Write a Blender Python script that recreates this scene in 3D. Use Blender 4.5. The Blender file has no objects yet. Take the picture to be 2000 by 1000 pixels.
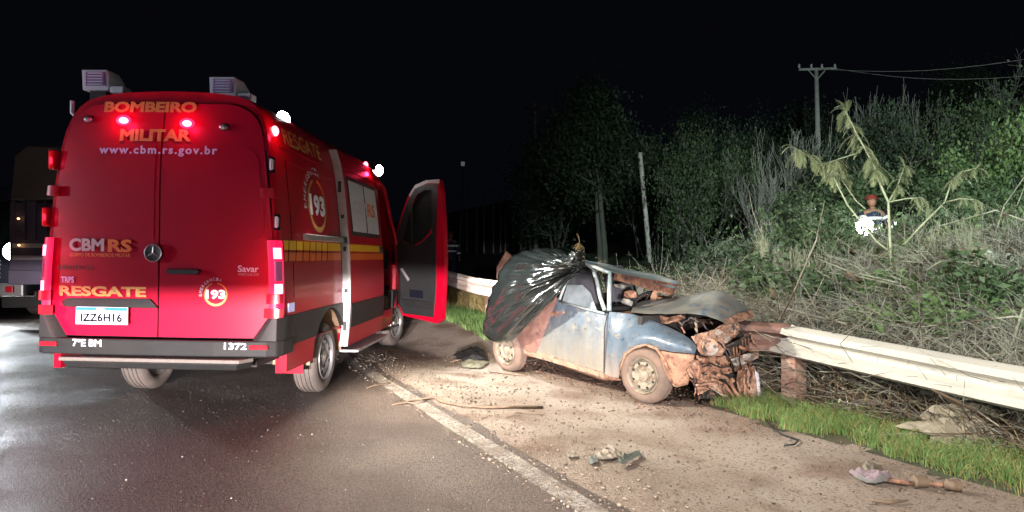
import bpy, bmesh, math, random
import numpy as np
from mathutils import Vector, Matrix, Euler
from mathutils.noise import noise as pnoise
random.seed(7); rng = np.random.default_rng(7)
PI = math.pi
SC = bpy.context.scene
COL = SC.collection

# ------------------------------------------------------------------ camera
F, CH = 1265.0, 1.36
cam = bpy.data.objects.new('camera', bpy.data.cameras.new('camera')); COL.objects.link(cam)
cam.location = (0, 0, CH); cam.rotation_euler = (PI/2, 0, 0)
cam.data.sensor_width = 36; cam.data.lens = F/2000*36
cam.data.clip_start = 0.05; cam.data.clip_end = 900
SC.camera = cam
# ------------------------------------------------------------------ night sky
w = bpy.data.worlds.new('World'); SC.world = w; w.use_nodes = True
nt = w.node_tree; bg = nt.nodes['Background']
bg.inputs[0].default_value = (0.25, 0.28, 0.5, 1); bg.inputs[1].default_value = 0.006
SC.view_settings.view_transform = 'Standard'; SC.view_settings.look = 'None'
SC.view_settings.gamma = 1; SC.view_settings.exposure = 0; SC.view_settings.use_curve_mapping = False
SC.cycles.use_denoising = True; SC.cycles.sample_clamp_indirect = 4
SC.cycles.max_bounces = 6

def lamp(name, kind, loc, power, col=(1, 1, 1), size=.05, aim=None, cone=None, blend=.4, parent=None):
    d = bpy.data.lights.new(name, kind); d.energy = power; d.color = col
    if kind in ('POINT', 'SPOT'): d.shadow_soft_size = size
    if kind == 'SPOT' and cone: d.spot_size = math.radians(cone); d.spot_blend = blend
    o = bpy.data.objects.new(name, d); COL.objects.link(o); o.location = loc
    if aim is not None:
        o.rotation_euler = (Vector(aim)-Vector(loc)).to_track_quat('-Z', 'Y').to_euler()
    return o
# floodlights on the van's flank, low beams of vehicles, and added fill lights
lamp('flood_light', 'SPOT', (-1.82, 6.05, 2.42), 1450, (1.0, .92, .76), .06, (3.6, 6.0, -.3), 140, .6)
lamp('flood_light', 'SPOT', (-1.76, 10.08, 2.64), 2600, (1.0, .93, .84), .06, (3.2, 12.6, .9), 84, .5)
lamp('low_beam', 'SPOT', (-1.5, -9.0, .70), 26000, (1.0, .90, .88), .005, (-3.3, 6, .1), 38, .8)
lamp('low_beam', 'SPOT', (-.2, -9.0, .70), 26000, (1.0, .90, .88), .005, (-2.0, 6, .1), 38, .8)
lamp('headlight_beam', 'SPOT', (-11.0, 13.4, 1.02), 600, (.86, .95, 1.0), .06, (-5.2, 2.5, -.4), 80, .5)
lamp('headlight_beam', 'SPOT', (-11.1, 13.3, 1.0), 260, (.9, .96, 1.0), .06, (-8.3, 9.5, 0), 110, .6)
lamp('roadside_beam', 'SPOT', (-21, 0, 2.6), 6000, (.80, .92, 1.0), .3, (-4.5, 3.2, 0), 50, .9)  # unseen fill added to brighten the lower left road
lamp('wide_beam', 'SPOT', (1.2, -7, 1.9), 2300, (1.0, .95, .88), .06, (3.2, 4.8, .0), 52, .9)  # added unseen spot, frontal fill for the rail, grass and torn nose
lamp('work_light', 'SPOT', (-1.3, -4.5, 6.2), 6800, (1.0, .92, .85), .12, (2.4, 4.9, 0), 50, 1.0)  # no lamp stands here: high fill added to lift the shoulder
lamp('flood_light', 'SPOT', (-1.74, 9.1, 2.52), 1150, (.95, 1.0, .98), .08, (-.2, 7.9, 1.0), 62, .6)  # extra spot by the front floodlight, added for sheen on the plastic sheet
lamp('mast_floodlight', 'SPOT', (5.5, -11, 6.0), 37000, (.84, 1.0, .90), .25, (13.2, 18, .9), 50, 1.0)  # added unseen fill for the brush bank and the trees at right
lamp('mast_glow', 'SPOT', (-24.0, -6, 4.0), 900, (.60, .44, 1.0), .5, (-3, 6, 1.6), 30, .8)  # purplish fill added out of view for the van's upper rear

# ------------------------------------------------------------------ ground shape
T = Vector((-.454, .891)).normalized(); N = Vector((.891, .454)).normalized(); E0 = Vector((.42, 3.45))
def us(x, y):
    dx, dy = x-E0.x, y-E0.y
    return dx*N.x+dy*N.y, dx*T.x+dy*T.y
def xy(u, s): return E0.x+u*N.x+s*T.x, E0.y+u*N.y+s*T.y
def sst(a, b, x):
    t = min(1, max(0, (x-a)/(b-a))); return t*t*(3-2*t)
def ground(x, y, rough=True):
    u, s = us(x, y)
    z = -.10*sst(.2, 1.5, u)
    if u > .6:
        z += .32*sst(4.6, 9, s)*sst(.8, 2.6, u)
        v = u-3.5
        if v > 0:
            right = 1-sst(3.0, 10.0, s)
            z += right*(1.15*sst(1.0, 6.0, v)-.25*sst(.0, .8, v)+.25*sst(.8, 1.6, v)) + (1-right)*(.55*sst(.3, 6, v))
            z += .055*max(0, v-6) + .11*max(0, v-22)+.05*max(0, v-34)
        if v > .4 and rough:
            a = min(1, (v-.4)/2)
            z += a*(.16*pnoise(Vector((x*.55, y*.55, 3)))+.07*pnoise(Vector((x*1.7, y*1.7, 8))))
    elif u < -9:
        z += -.02*min(30, -9-u)
    return z
def ray(px, py): return Vector(((px-1000)/F, 1, -(py-500)/F))
def at_depth(px, py, Y): return ray(px, py)*Y+Vector((0, 0, CH))
def at_ground(px, py, far=200):
    d = ray(px, py); Y = 1.5; st = .05
    while Y < far:
        p = d*Y+Vector((0, 0, CH))
        if p.z <= ground(p.x, p.y): return Vector((p.x, p.y, ground(p.x, p.y)))
        Y += st; st = max(.03, Y*.004)
    return d*far+Vector((0, 0, CH))

# ------------------------------------------------------------------ materials
def nodes(m): return m.node_tree.nodes, m.node_tree.links
def new_mat(name, col, rough=.5, metal=0, coat=0, spec=.5, var=None, vscale=6, vamt=.5, bump=0, bscale=40, alpha=1, trans=0, rvar=0, thresh=None):
    """var: a second colour mixed in by noise; thresh=(lo,hi) sharpens the noise into patches"""
    m = bpy.data.materials.new(name); m.use_nodes = True
    n, l = nodes(m); p = n['Principled BSDF']
    p.inputs['Base Color'].default_value = (*col, 1); p.inputs['Roughness'].default_value = rough
    p.inputs['Metallic'].default_value = metal; p.inputs['Coat Weight'].default_value = coat
    p.inputs['Coat Roughness'].default_value = .08; p.inputs['Specular IOR Level'].default_value = spec
    p.inputs['Alpha'].default_value = alpha; p.inputs['Transmission Weight'].default_value = trans
    tc = n.new('ShaderNodeTexCoord')
    if var is not None:
        t = n.new('ShaderNodeTexNoise'); t.inputs['Scale'].default_value = vscale; t.inputs['Detail'].default_value = 8; t.inputs['Roughness'].default_value = .65
        l.new(tc.outputs['Object'], t.inputs['Vector'])
        r = n.new('ShaderNodeMapRange'); lo, hi = thresh or (.5-.5*vamt*.5-.15, .5+.5*vamt*.5+.15)
        r.inputs['From Min'].default_value = lo; r.inputs['From Max'].default_value = hi
        l.new(t.outputs['Fac'], r.inputs['Value'])
        mx = n.new('ShaderNodeMix'); mx.data_type = 'RGBA'
        mx.inputs['A'].default_value = (*col, 1); mx.inputs['B'].default_value = (*var, 1)
        l.new(r.outputs['Result'], mx.inputs['Factor']); l.new(mx.outputs['Result'], p.inputs['Base Color'])
        if rvar:
            r2 = n.new('ShaderNodeMapRange'); r2.inputs['To Min'].default_value = rough; r2.inputs['To Max'].default_value = rough+rvar
            l.new(r.outputs['Result'], r2.inputs['Value']); l.new(r2.outputs['Result'], p.inputs['Roughness'])
    if bump:
        t = n.new('ShaderNodeTexNoise'); t.inputs['Scale'].default_value = bscale; t.inputs['Detail'].default_value = 6
        l.new(tc.outputs['Object'], t.inputs['Vector'])
        b = n.new('ShaderNodeBump'); b.inputs['Strength'].default_value = bump; b.inputs['Distance'].default_value = .02
        l.new(t.outputs['Fac'], b.inputs['Height']); l.new(b.outputs['Normal'], p.inputs['Normal'])
    return m
def emit_mat(name, col, strength):
    m = bpy.data.materials.new(name); m.use_nodes = True; n, l = nodes(m)
    p = n['Principled BSDF']; p.inputs['Base Color'].default_value = (*[c*.3 for c in col], 1)
    p.inputs['Emission Color'].default_value = (*col, 1); p.inputs['Emission Strength'].default_value = strength
    return m
def mix_layers(name, layers, rough=.8, bumps=((60, .4),), coat=0, rlayers=None, wet=None):
    """layers: base colour then (colour, scale, lo, hi, detail) mixed one over the other, object coordinates"""
    m = bpy.data.materials.new(name); m.use_nodes = True; n, l = nodes(m); p = n['Principled BSDF']
    tc = n.new('ShaderNodeTexCoord'); cur = None
    for i, L in enumerate(layers):
        if i == 0: base = L; continue
        col, sc, lo, hi, det = L
        t = n.new('ShaderNodeTexNoise'); t.inputs['Scale'].default_value = sc; t.inputs['Detail'].default_value = det
        l.new(tc.outputs['Object'], t.inputs['Vector'])
        r = n.new('ShaderNodeMapRange'); r.inputs['From Min'].default_value = lo; r.inputs['From Max'].default_value = hi
        l.new(t.outputs['Fac'], r.inputs['Value'])
        mx = n.new('ShaderNodeMix'); mx.data_type = 'RGBA'
        if cur is None: mx.inputs['A'].default_value = (*base, 1)
        else: l.new(cur, mx.inputs['A'])
        mx.inputs['B'].default_value = (*col, 1); l.new(r.outputs['Result'], mx.inputs['Factor']); cur = mx.outputs['Result']
    l.new(cur, p.inputs['Base Color']); p.inputs['Roughness'].default_value = rough; p.inputs['Coat Weight'].default_value = coat
    if wet:
        t = n.new('ShaderNodeTexNoise'); t.inputs['Scale'].default_value = wet[0]; t.inputs['Detail'].default_value = 4
        l.new(tc.outputs['Object'], t.inputs['Vector'])
        r = n.new('ShaderNodeMapRange'); r.inputs['From Min'].default_value = .4; r.inputs['From Max'].default_value = .6
        r.inputs['To Min'].default_value = wet[1]; r.inputs['To Max'].default_value = wet[2]
        l.new(t.outputs['Fac'], r.inputs['Value']); l.new(r.outputs['Result'], p.inputs['Roughness'])
    nrm = None
    for sc, st in bumps:
        t = n.new('ShaderNodeTexNoise'); t.inputs['Scale'].default_value = sc; t.inputs['Detail'].default_value = 5
        l.new(tc.outputs['Object'], t.inputs['Vector'])
        b = n.new('ShaderNodeBump'); b.inputs['Strength'].default_value = st; b.inputs['Distance'].default_value = .02
        l.new(t.outputs['Fac'], b.inputs['Height'])
        if nrm: l.new(nrm, b.inputs['Normal'])
        nrm = b.outputs['Normal']
    if nrm: l.new(nrm, p.inputs['Normal'])
    return m
M = {}
M['red'] = new_mat('red_paint', (.37, .0005, .016), .36, 0, .22, spec=.3, var=(.31, .001, .014), vscale=3, bump=.02, bscale=3)
M['red_door'] = new_mat('red_door_paint', (.36, .0005, .024), .45, 0, .12, spec=.22, var=(.31, .001, .020), vscale=5, bump=.02, bscale=2)
M['clad'] = new_mat('dark_grey_plastic', (.008, .0085, .010), .6, spec=.3, bump=.1, bscale=120, var=(.016, .015, .014), vscale=5)
M['black'] = new_mat('black_rubber', (.012, .012, .013), .6)
M['trim'] = new_mat('door_trim', (.012, .013, .014), .45, bump=.1, bscale=90, var=(.02, .02, .02), vscale=8)
M['glass'] = new_mat('tinted_glass', (.012, .016, .016), .05, 0, .5)
M['cabglass'] = new_mat('dark_cab_glass', (.010, .013, .013), .45, spec=.12)
M['tyre'] = new_mat('tyre_rubber', (.05, .047, .045), .75, var=(.13, .10, .085), vscale=7, bump=.2, bscale=60)
M['rim'] = new_mat('silver_rim', (.42, .43, .46), .4, .7, var=(.3, .27, .25), vscale=9)
M['alu'] = new_mat('scuffed_metal', (.5, .5, .54), .35, .6, var=(.32, .30, .30), vscale=8)
M['stepmat'] = new_mat('gritty_step', (.17, .14, .125), .7, .2, var=(.10, .09, .08), vscale=30)
M['edge'] = new_mat('door_edge_metal', (.42, .43, .47), .45, .2, var=(.30, .26, .22), vscale=5)
M['white'] = new_mat('white_plastic', (.72, .70, .78), .5, var=(.6, .58, .68), vscale=6)
M['frost'] = new_mat('frosted_window', (.62, .63, .70), .5, var=(.52, .53, .60), vscale=2)
M['gold'] = new_mat('gold_lettering', (.55, .30, .09), .45, .1, var=(.42, .22, .08), vscale=14)
M['pale'] = new_mat('pale_lettering', (.75, .74, .85), .5)
M['bluewhite'] = new_mat('bluish_lettering', (.55, .60, 1.0), .5)
M['orange'] = new_mat('orange_lettering', (.75, .16, .02), .5)
M['greylet'] = new_mat('grey_lettering', (.55, .50, .55), .5)
M['yellow'] = new_mat('yellow_stripe', (.90, .55, .015), .4, 0, .3, var=(.8, .45, .01), vscale=5)
M['orstripe'] = new_mat('orange_stripe', (.75, .15, .015), .4, 0, .4)
M['plateblue'] = new_mat('plate_blue', (.02, .15, .6), .4)
M['ink'] = new_mat('dark_ink', (.006, .006, .012), .8, spec=.05)
M['darkred'] = new_mat('red_lens', (.35, .01, .02), .15, 0, .6); M['litred'] = emit_mat('glowing_red_lens', (1, .01, .09), 1.1)
M['purple'] = new_mat('clear_lens', (.28, .16, .40), .15, 0, .8)
M['mudliner'] = new_mat('muddy_liner', (.36, .25, .15), .8, var=(.2, .12, .07), vscale=8, bump=.4, bscale=25)
M['lampwhite'] = emit_mat('lit_floodlight', (1, .98, .92), 40)
M['lampred'] = emit_mat('lit_red_lamp', (1, .02, .10), 2.2)
M['lampredcore'] = emit_mat('lit_red_core', (1, .22, .34), 5)
M['lampsmall'] = emit_mat('lit_amber', (1, .5, .2), 6)
M['blueish'] = emit_mat('blue_marker', (.25, .35, 1), .25)
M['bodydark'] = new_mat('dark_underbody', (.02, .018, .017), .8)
M['seat'] = new_mat('grey_seat_cloth', (.05, .05, .06), .9)
# wreck
def wreck_paint(name, blue, mud, z0, z1, k=.16):
    """blue paint caked with dried mud from the sills up: the mud line is wear in object space"""
    m = mix_layers(name, [blue, (tuple(c*1.3 for c in blue), 5, .42, .62, 4), ((.20, .19, .165), 11, .54, .85, 9), ((.045, .04, .035), 23, .62, .70, 8)], .40, ((45, .15), (6, .12)), .22)
    n, l = nodes(m); p = n['Principled BSDF']; src = p.inputs['Base Color'].links[0].from_socket
    tc = n.new('ShaderNodeTexCoord'); sx = n.new('ShaderNodeSeparateXYZ'); l.new(tc.outputs['Object'], sx.inputs[0])
    t = n.new('ShaderNodeTexNoise'); t.inputs['Scale'].default_value = 4; t.inputs['Detail'].default_value = 9; t.inputs['Roughness'].default_value = .7
    mp = n.new('ShaderNodeMapping'); mp.inputs['Scale'].default_value = (2.2, 2.2, .35)
    l.new(tc.outputs['Object'], mp.inputs[0]); l.new(mp.outputs[0], t.inputs['Vector'])
    a = n.new('ShaderNodeMath'); a.operation = 'MULTIPLY_ADD'; a.inputs[1].default_value = k*4
    l.new(t.outputs['Fac'], a.inputs[0]); l.new(sx.outputs['Z'], a.inputs[2])
    r = n.new('ShaderNodeMapRange'); r.inputs['From Min'].default_value = z1+k*2; r.inputs['From Max'].default_value = z0+k*2
    l.new(a.outputs[0], r.inputs['Value'])
    mx = n.new('ShaderNodeMix'); mx.data_type = 'RGBA'; l.new(src, mx.inputs['A']); mx.inputs['B'].default_value = (*mud, 1)
    l.new(r.outputs['Result'], mx.inputs['Factor']); l.new(mx.outputs['Result'], p.inputs['Base Color'])
    r2 = n.new('ShaderNodeMapRange'); r2.inputs['To Min'].default_value = .36; r2.inputs['To Max'].default_value = .85
    l.new(r.outputs['Result'], r2.inputs['Value']); l.new(r2.outputs['Result'], p.inputs['Roughness'])
    return m
M['wblue'] = wreck_paint('dusty_blue_paint', (.070, .092, .118), (.20, .175, .13), .10, .80, .20)
M['wfender'] = wreck_paint('blue_fender_paint', (.070, .10, .135), (.23, .175, .13), .10, .58, .20)
M['wbonnet'] = mix_layers('scraped_bonnet_paint', [(.12, .13, .13), (.20, .20, .19), (.06, .09, .13), ][:1]+[((.20, .20, .18), 4, .4, .65, 8), ((.05, .09, .15), 9, .58, .7, 6), ((.25, .15, .09), 14, .6, .75, 6)], .5, ((30, .2),))
M['wroof'] = mix_layers('dusty_roof_paint', [(.16, .22, .25), ((.30, .32, .30), 5, .4, .65, 8), ((.05, .08, .13), 9, .6, .7, 6)], .45, ((30, .15),), .2)
M['mud'] = mix_layers('red_mud', [(.25, .125, .08), ((.36, .21, .135), 9, .4, .62, 8), ((.10, .05, .035), 17, .52, .66, 7)], .8, ((22, 1.0), (90, .6)))
M['steelmud'] = mix_layers('scraped_muddy_steel', [(.30, .28, .26), ((.40, .22, .14), 7, .42, .58, 8), ((.06, .05, .045), 13, .54, .64, 7)], .5, ((22, .6), (90, .4)))
M['blackmud'] = mix_layers('dusty_black_plastic', [(.03, .028, .027), ((.22, .12, .08), 9, .50, .66, 8)], .6, ((30, .5),))
M['dust'] = mix_layers('dried_dust', [(.24, .19, .14), ((.33, .24, .17), 8, .4, .62, 8), ((.12, .08, .06), 15, .56, .66, 7)], .85, ((22, .5),))
M['mudpale'] = mix_layers('pale_mud', [(.34, .19, .13), ((.44, .28, .20), 8, .4, .62, 8), ((.20, .10, .07), 15, .56, .66, 7)], .75, ((22, .8), (90, .5)))
M['muddark'] = mix_layers('dark_muddy_metal', [(.12, .055, .04), ((.30, .15, .09), 9, .45, .65, 8), ((.03, .025, .025), 15, .55, .7, 6)], .7, ((30, .6),))
M['brownq'] = mix_layers('brown_quarter', [(.13, .065, .055), ((.20, .11, .085), 6, .4, .65, 8), ((.07, .04, .04), 25, .58, .7, 5)], .7, ((50, .3),))
M['wtyre'] = new_mat('muddy_tyre', (.075, .063, .056), .9, var=(.19, .12, .085), vscale=6, bump=.3, bscale=50)
M['wrim'] = new_mat('muddy_rim', (.23, .205, .16), .7, .1, var=(.12, .07, .04), vscale=10, thresh=(.45, .65))
M['wglass'] = new_mat('dusty_glass', (.13, .17, .20), .25, 0, .3, var=(.30, .33, .34), vscale=9, alpha=.82)
M['plastic'] = new_mat('black_plastic_sheet', (.014, .017, .017), .17, 0, .5, spec=1.0, bump=.2, bscale=9)
M['rail'] = mix_layers('galvanised_rail', [(.43, .42, .375), ((.50, .485, .43), 2, .3, .7, 5), ((.40, .37, .31), 9, .6, .8, 8), ((.20, .14, .10), 30, .70, .76, 5)], .42, ((40, .06),))
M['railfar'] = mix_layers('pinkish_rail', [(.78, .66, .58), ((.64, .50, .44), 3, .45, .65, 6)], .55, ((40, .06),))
M['railmud'] = mix_layers('mud_coated_rail', [(.15, .09, .08), ((.24, .13, .10), 6, .4, .6, 7), ((.08, .06, .06), 14, .6, .75, 6)], .65, ((30, .2),))
M['concrete'] = mix_layers('brown_concrete', [(.30, .17, .13), ((.40, .28, .22), 8, .4, .6, 7), ((.16, .08, .06), 20, .58, .7, 6)], .9, ((40, .5),))
M['stone'] = mix_layers('pale_stone', [(.24, .21, .15), ((.32, .29, .22), 8, .4, .6, 8), ((.20, .17, .10), 7, .58, .7, 8)], .9, ((20, .7), (70, .4)))
M['wood'] = mix_layers('weathered_pole', [(.20, .20, .19), ((.30, .30, .29), 8, .4, .6, 8)], .8, ((30, .4),))
M['stick'] = mix_layers('dead_wood', [(.10, .065, .045), ((.17, .12, .08), 8, .4, .6, 8)], .8, ((30, .4),))
M['asphalt'] = mix_layers('damp_asphalt', [(.070, .048, .040), ((.125, .088, .070), .9, .38, .66, 8), ((.030, .024, .022), 55, .50, .60, 3), ((.15, .12, .10), 95, .58, .66, 2), ((.22, .19, .165), 60, .70, .74, 2)], .6, ((140, .8), (45, .35)), wet=(.9, .40, .62))
M['line'] = mix_layers('worn_white_paint', [(.30, .275, .245), ((.16, .125, .105), 7, .40, .60, 9), ((.09, .072, .062), 50, .48, .60, 4), ((.36, .33, .28), 90, .6, .68, 2)], .7, ((120, .6),))
M['shoulder'] = mix_layers('gravel_shoulder', [(.28, .215, .172), ((.36, .295, .245), .9, .4, .6, 6), ((.17, .105, .072), 1.7, .5, .68, 8), ((.13, .09, .065), 45, .56, .66, 4), ((.44, .39, .32), 70, .62, .70, 3)], .9, ((120, 1.0), (40, .6), (9, .4)))
M['soil'] = mix_layers('verge_soil', [(.05, .06, .03), ((.09, .08, .05), 1.2, .4, .6, 6), ((.03, .04, .02), 5, .5, .65, 6)], .95, ((20, .8),))
M['field'] = mix_layers('field_grass', [(.06, .11, .055), ((.10, .14, .065), .5, .4, .6, 6), ((.02, .03, .016), 3, .5, .65, 6)], .95, ((12, .8),))
def leaf_mat(name, a, b, sc=2.5, rough=.6):
    m = new_mat(name, a, rough, var=b, vscale=sc, vamt=.3); n, l = nodes(m); p = n['Principled BSDF']
    tr = n.new('ShaderNodeBsdfTranslucent'); tr.inputs[0].default_value = (*[min(1, c*1.2) for c in b], 1)
    ms = n.new('ShaderNodeMixShader'); ms.inputs[0].default_value = .25
    l.new(p.outputs[0], ms.inputs[1]); l.new(tr.outputs[0], ms.inputs[2]); l.new(ms.outputs[0], n['Material Output'].inputs[0]); return m
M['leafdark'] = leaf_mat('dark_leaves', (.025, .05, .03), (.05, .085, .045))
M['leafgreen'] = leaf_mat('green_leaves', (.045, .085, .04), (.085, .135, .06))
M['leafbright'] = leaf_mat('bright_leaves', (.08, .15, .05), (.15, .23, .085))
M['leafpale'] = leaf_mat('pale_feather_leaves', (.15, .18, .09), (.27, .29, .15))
M['grass'] = leaf_mat('green_grass', (.085, .18, .04), (.21, .33, .11), 5)
M['drygrass'] = leaf_mat('dry_grass', (.28, .21, .08), (.42, .34, .15), 5)
M['twig'] = mix_layers('grey_twigs', [(.17, .175, .145), ((.27, .27, .23), 2.5, .4, .6, 4), ((.06, .05, .04), 5, .5, .6, 4)], .9, ())
M['twigtan'] = mix_layers('tan_twigs', [(.22, .215, .165), ((.33, .315, .25), 3, .4, .6, 4), ((.08, .055, .04), 5, .5, .6, 4)], .9, ())
M['twigpale'] = mix_layers('bare_branches', [(.22, .24, .22), ((.32, .34, .31), 2, .4, .6, 4)], .9, ())
M['bark'] = mix_layers('bark', [(.10, .11, .10), ((.17, .18, .16), 3, .4, .6, 6)], .9, ((20, .6),))
M['stem'] = mix_layers('pale_green_stem', [(.26, .28, .18), ((.34, .35, .24), 6, .4, .6, 6)], .7, ())

# ------------------------------------------------------------------ mesh helpers
class MB:
    def __init__(s): s.v = []; s.f = []
    def add(s, vs, fs):
        b = len(s.v); s.v += [tuple(v) for v in vs]; s.f += [tuple(b+i for i in f) for f in fs]; return s
    def box(s, c, d, rot=None):
        hx, hy, hz = d[0]/2, d[1]/2, d[2]/2
        vs = [Vector((x*hx, y*hy, z*hz)) for x in (-1, 1) for y in (-1, 1) for z in (-1, 1)]
        if rot is not None:
            R = rot if isinstance(rot, Matrix) else Euler(rot).to_matrix(); vs = [R @ v for v in vs]
        vs = [v+Vector(c) for v in vs]
        return s.add(vs, [(0, 1, 3, 2), (4, 6, 7, 5), (0, 4, 5, 1), (2, 3, 7, 6), (0, 2, 6, 4), (1, 5, 7, 3)])
    def tube(s, pts, rad, n=8, cap=True):
        pts = [Vector(p) for p in pts]; k = len(pts); rad = rad if hasattr(rad, '__len__') else [rad]*k
        vs = []
        up = Vector((0, 0, 1))
        for i, p in enumerate(pts):
            d = (pts[min(i+1, k-1)]-pts[max(i-1, 0)])
            d = d.normalized() if d.length > 1e-9 else Vector((0, 0, 1))
            a = d.cross(up)
            if a.length < .1: a = d.cross(Vector((1, 0, 0)))
            a.normalize(); b = d.cross(a)
            for j in range(n):
                t = 2*PI*j/n; vs.append(p+a*math.cos(t)*rad[i]+b*math.sin(t)*rad[i])
        fs = [(i*n+j, i*n+(j+1) % n, (i+1)*n+(j+1) % n, (i+1)*n+j) for i in range(k-1) for j in range(n)]
        if cap: fs += [tuple(range(n-1, -1, -1)), tuple((k-1)*n+j for j in range(n))]
        return s.add(vs, fs)
    def prism(s, front, back):
        """closed solid between two matching outlines"""
        n = len(front)
        return s.add(list(front)+list(back), [tuple(range(n)), tuple(range(2*n-1, n-1, -1))]+[(i, i+n, (i+1) % n+n, (i+1) % n) for i in range(n)])
    def lathe(s, prof, c, ax, n=32, closed=True):
        """prof: (distance along axis, radius)"""
        ax = Vector(ax).normalized(); a = ax.orthogonal().normalized(); b = ax.cross(a); k = len(prof); vs = []
        for h, r in prof:
            for j in range(n):
                t = 2*PI*j/n; vs.append(Vector(c)+ax*h+a*math.cos(t)*r+b*math.sin(t)*r)
        fs = [(i*n+j, i*n+(j+1) % n, (i+1)*n+(j+1) % n, (i+1)*n+j) for i in range(k-1) for j in range(n)]
        if closed: fs += [tuple(range(n)), tuple((k-1)*n+j for j in range(n-1, -1, -1))]
        return s.add(vs, fs)
    def blob(s, c, d, seed=0, rough=.25, sub=2, rot=None):
        bm = bmesh.new(); bmesh.ops.create_icosphere(bm, subdivisions=sub, radius=1)
        R = Euler(rot).to_matrix() if rot else Matrix.Identity(3)
        vs = []
        for v in bm.verts:
            k = 1+rough*pnoise(v.co*1.7+Vector((seed*7.3, seed*1.9, 0)))*2
            vs.append(R @ Vector((v.co.x*d[0]/2*k, v.co.y*d[1]/2*k, v.co.z*d[2]/2*k))+Vector(c))
        fs = [tuple(v.index for v in f.verts) for f in bm.faces]; bm.free()
        return s.add(vs, fs)
    def build(s, name, mat, parent=None, smooth=False, bevel=0, fix=True, auto=None):
        me = bpy.data.meshes.new(name); me.from_pydata(s.v, [], s.f)
        if fix:
            bm = bmesh.new(); bm.from_mesh(me); bmesh.ops.recalc_face_normals(bm, faces=bm.faces); bm.to_mesh(me); bm.free()
        for m in (mat if isinstance(mat, (list, tuple)) else [mat]): me.materials.append(m)
        o = bpy.data.objects.new(name, me); COL.objects.link(o); o.parent = parent
        if smooth: me.shade_smooth() if auto is None else me.shade_smooth()
        if smooth and auto: me.set_sharp_from_angle(angle=math.radians(auto))
        if bevel:
            b = o.modifiers.new('bevel', 'BEVEL'); b.width = bevel; b.segments = 2; b.limit_method = 'ANGLE'
        return o
def np_mesh(name, V, Fc, mat, parent=None, smooth=False):
    """V (n,3), Fc (m,k) quickly"""
    me = bpy.data.meshes.new(name); V = np.asarray(V, np.float32); Fc = np.asarray(Fc, np.int32); k = Fc.shape[1]
    me.vertices.add(len(V)); me.vertices.foreach_set('co', V.ravel())
    me.loops.add(Fc.size); me.loops.foreach_set('vertex_index', Fc.ravel())
    me.polygons.add(len(Fc)); me.polygons.foreach_set('loop_start', np.arange(0, Fc.size, k, dtype=np.int32))
    me.polygons.foreach_set('loop_total', np.full(len(Fc), k, np.int32)) if hasattr(me.polygons, 'foreach_set') else None
    me.update(calc_edges=True); me.validate()
    me.materials.append(mat)
    if smooth: me.shade_smooth()
    o = bpy.data.objects.new(name, me); COL.objects.link(o); o.parent = parent
    return o
def thing(name, label, cat, loc=(0, 0, 0), rot=(0, 0, 0), group=None):
    o = bpy.data.objects.new(name, None); COL.objects.link(o); o.location = loc; o.rotation_euler = rot
    return tag(o, label, cat, group)
def tag(o, label, cat, group=None, kind=None):
    if label: o['label'] = label
    if cat: o['category'] = cat
    if group: o['group'] = group
    if kind: o['kind'] = kind
    return o
def kind(o, k, label=None):
    o['kind'] = k
    if label: o['label'] = label
    return o
def W(o): return (Matrix.Translation(o.location) @ o.rotation_euler.to_matrix().to_4x4())
def text_mesh(txt, h, w, bold=0.0, space=1.0, shear=0, zz=False):
    c = bpy.data.curves.new('t', 'FONT'); c.body = txt; c.size = 1; c.bevel_depth = bold; c.bevel_resolution = 0; c.space_character = space; c.shear = shear
    c.resolution_u = 3
    o = bpy.data.objects.new('t', c); COL.objects.link(o)
    dg = bpy.context.evaluated_depsgraph_get(); me = o.evaluated_get(dg).to_mesh()
    vs = [v.co.copy() for v in me.vertices]; fs = [tuple(p.vertices) for p in me.polygons]
    o.evaluated_get(dg).to_mesh_clear(); bpy.data.objects.remove(o); bpy.data.curves.remove(c)
    x0 = min(v.x for v in vs); x1 = max(v.x for v in vs); y0 = min(v.y for v in vs); y1 = max(v.y for v in vs)
    return [((v.x-x0)/(x1-x0)*w-w/2, (v.y-y0)/(y1-y0)*h-h/2)+((v.z*h,) if zz else ()) for v in vs], fs
def put_text(txt, h, w, fn, mat, parent, name='lettering', bold=.02, space=1.0, label=None):
    """fn(a,b) -> local point for text plane coordinates"""
    vs, fs = text_mesh(txt, h, w, bold, space, 0, True); mb = MB()
    nrm = (Vector(fn(1e-3, 0))-Vector(fn(0, 0))).cross(Vector(fn(0, 1e-3))-Vector(fn(0, 0))).normalized()
    mb.add([Vector(fn(a, b))+nrm*(.0016+(z/bold*.0012 if bold else 0)) for a, b, z in vs], fs); o = mb.build(name, mat, parent, fix=False)
    if label: o['label'] = label
    return o

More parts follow.
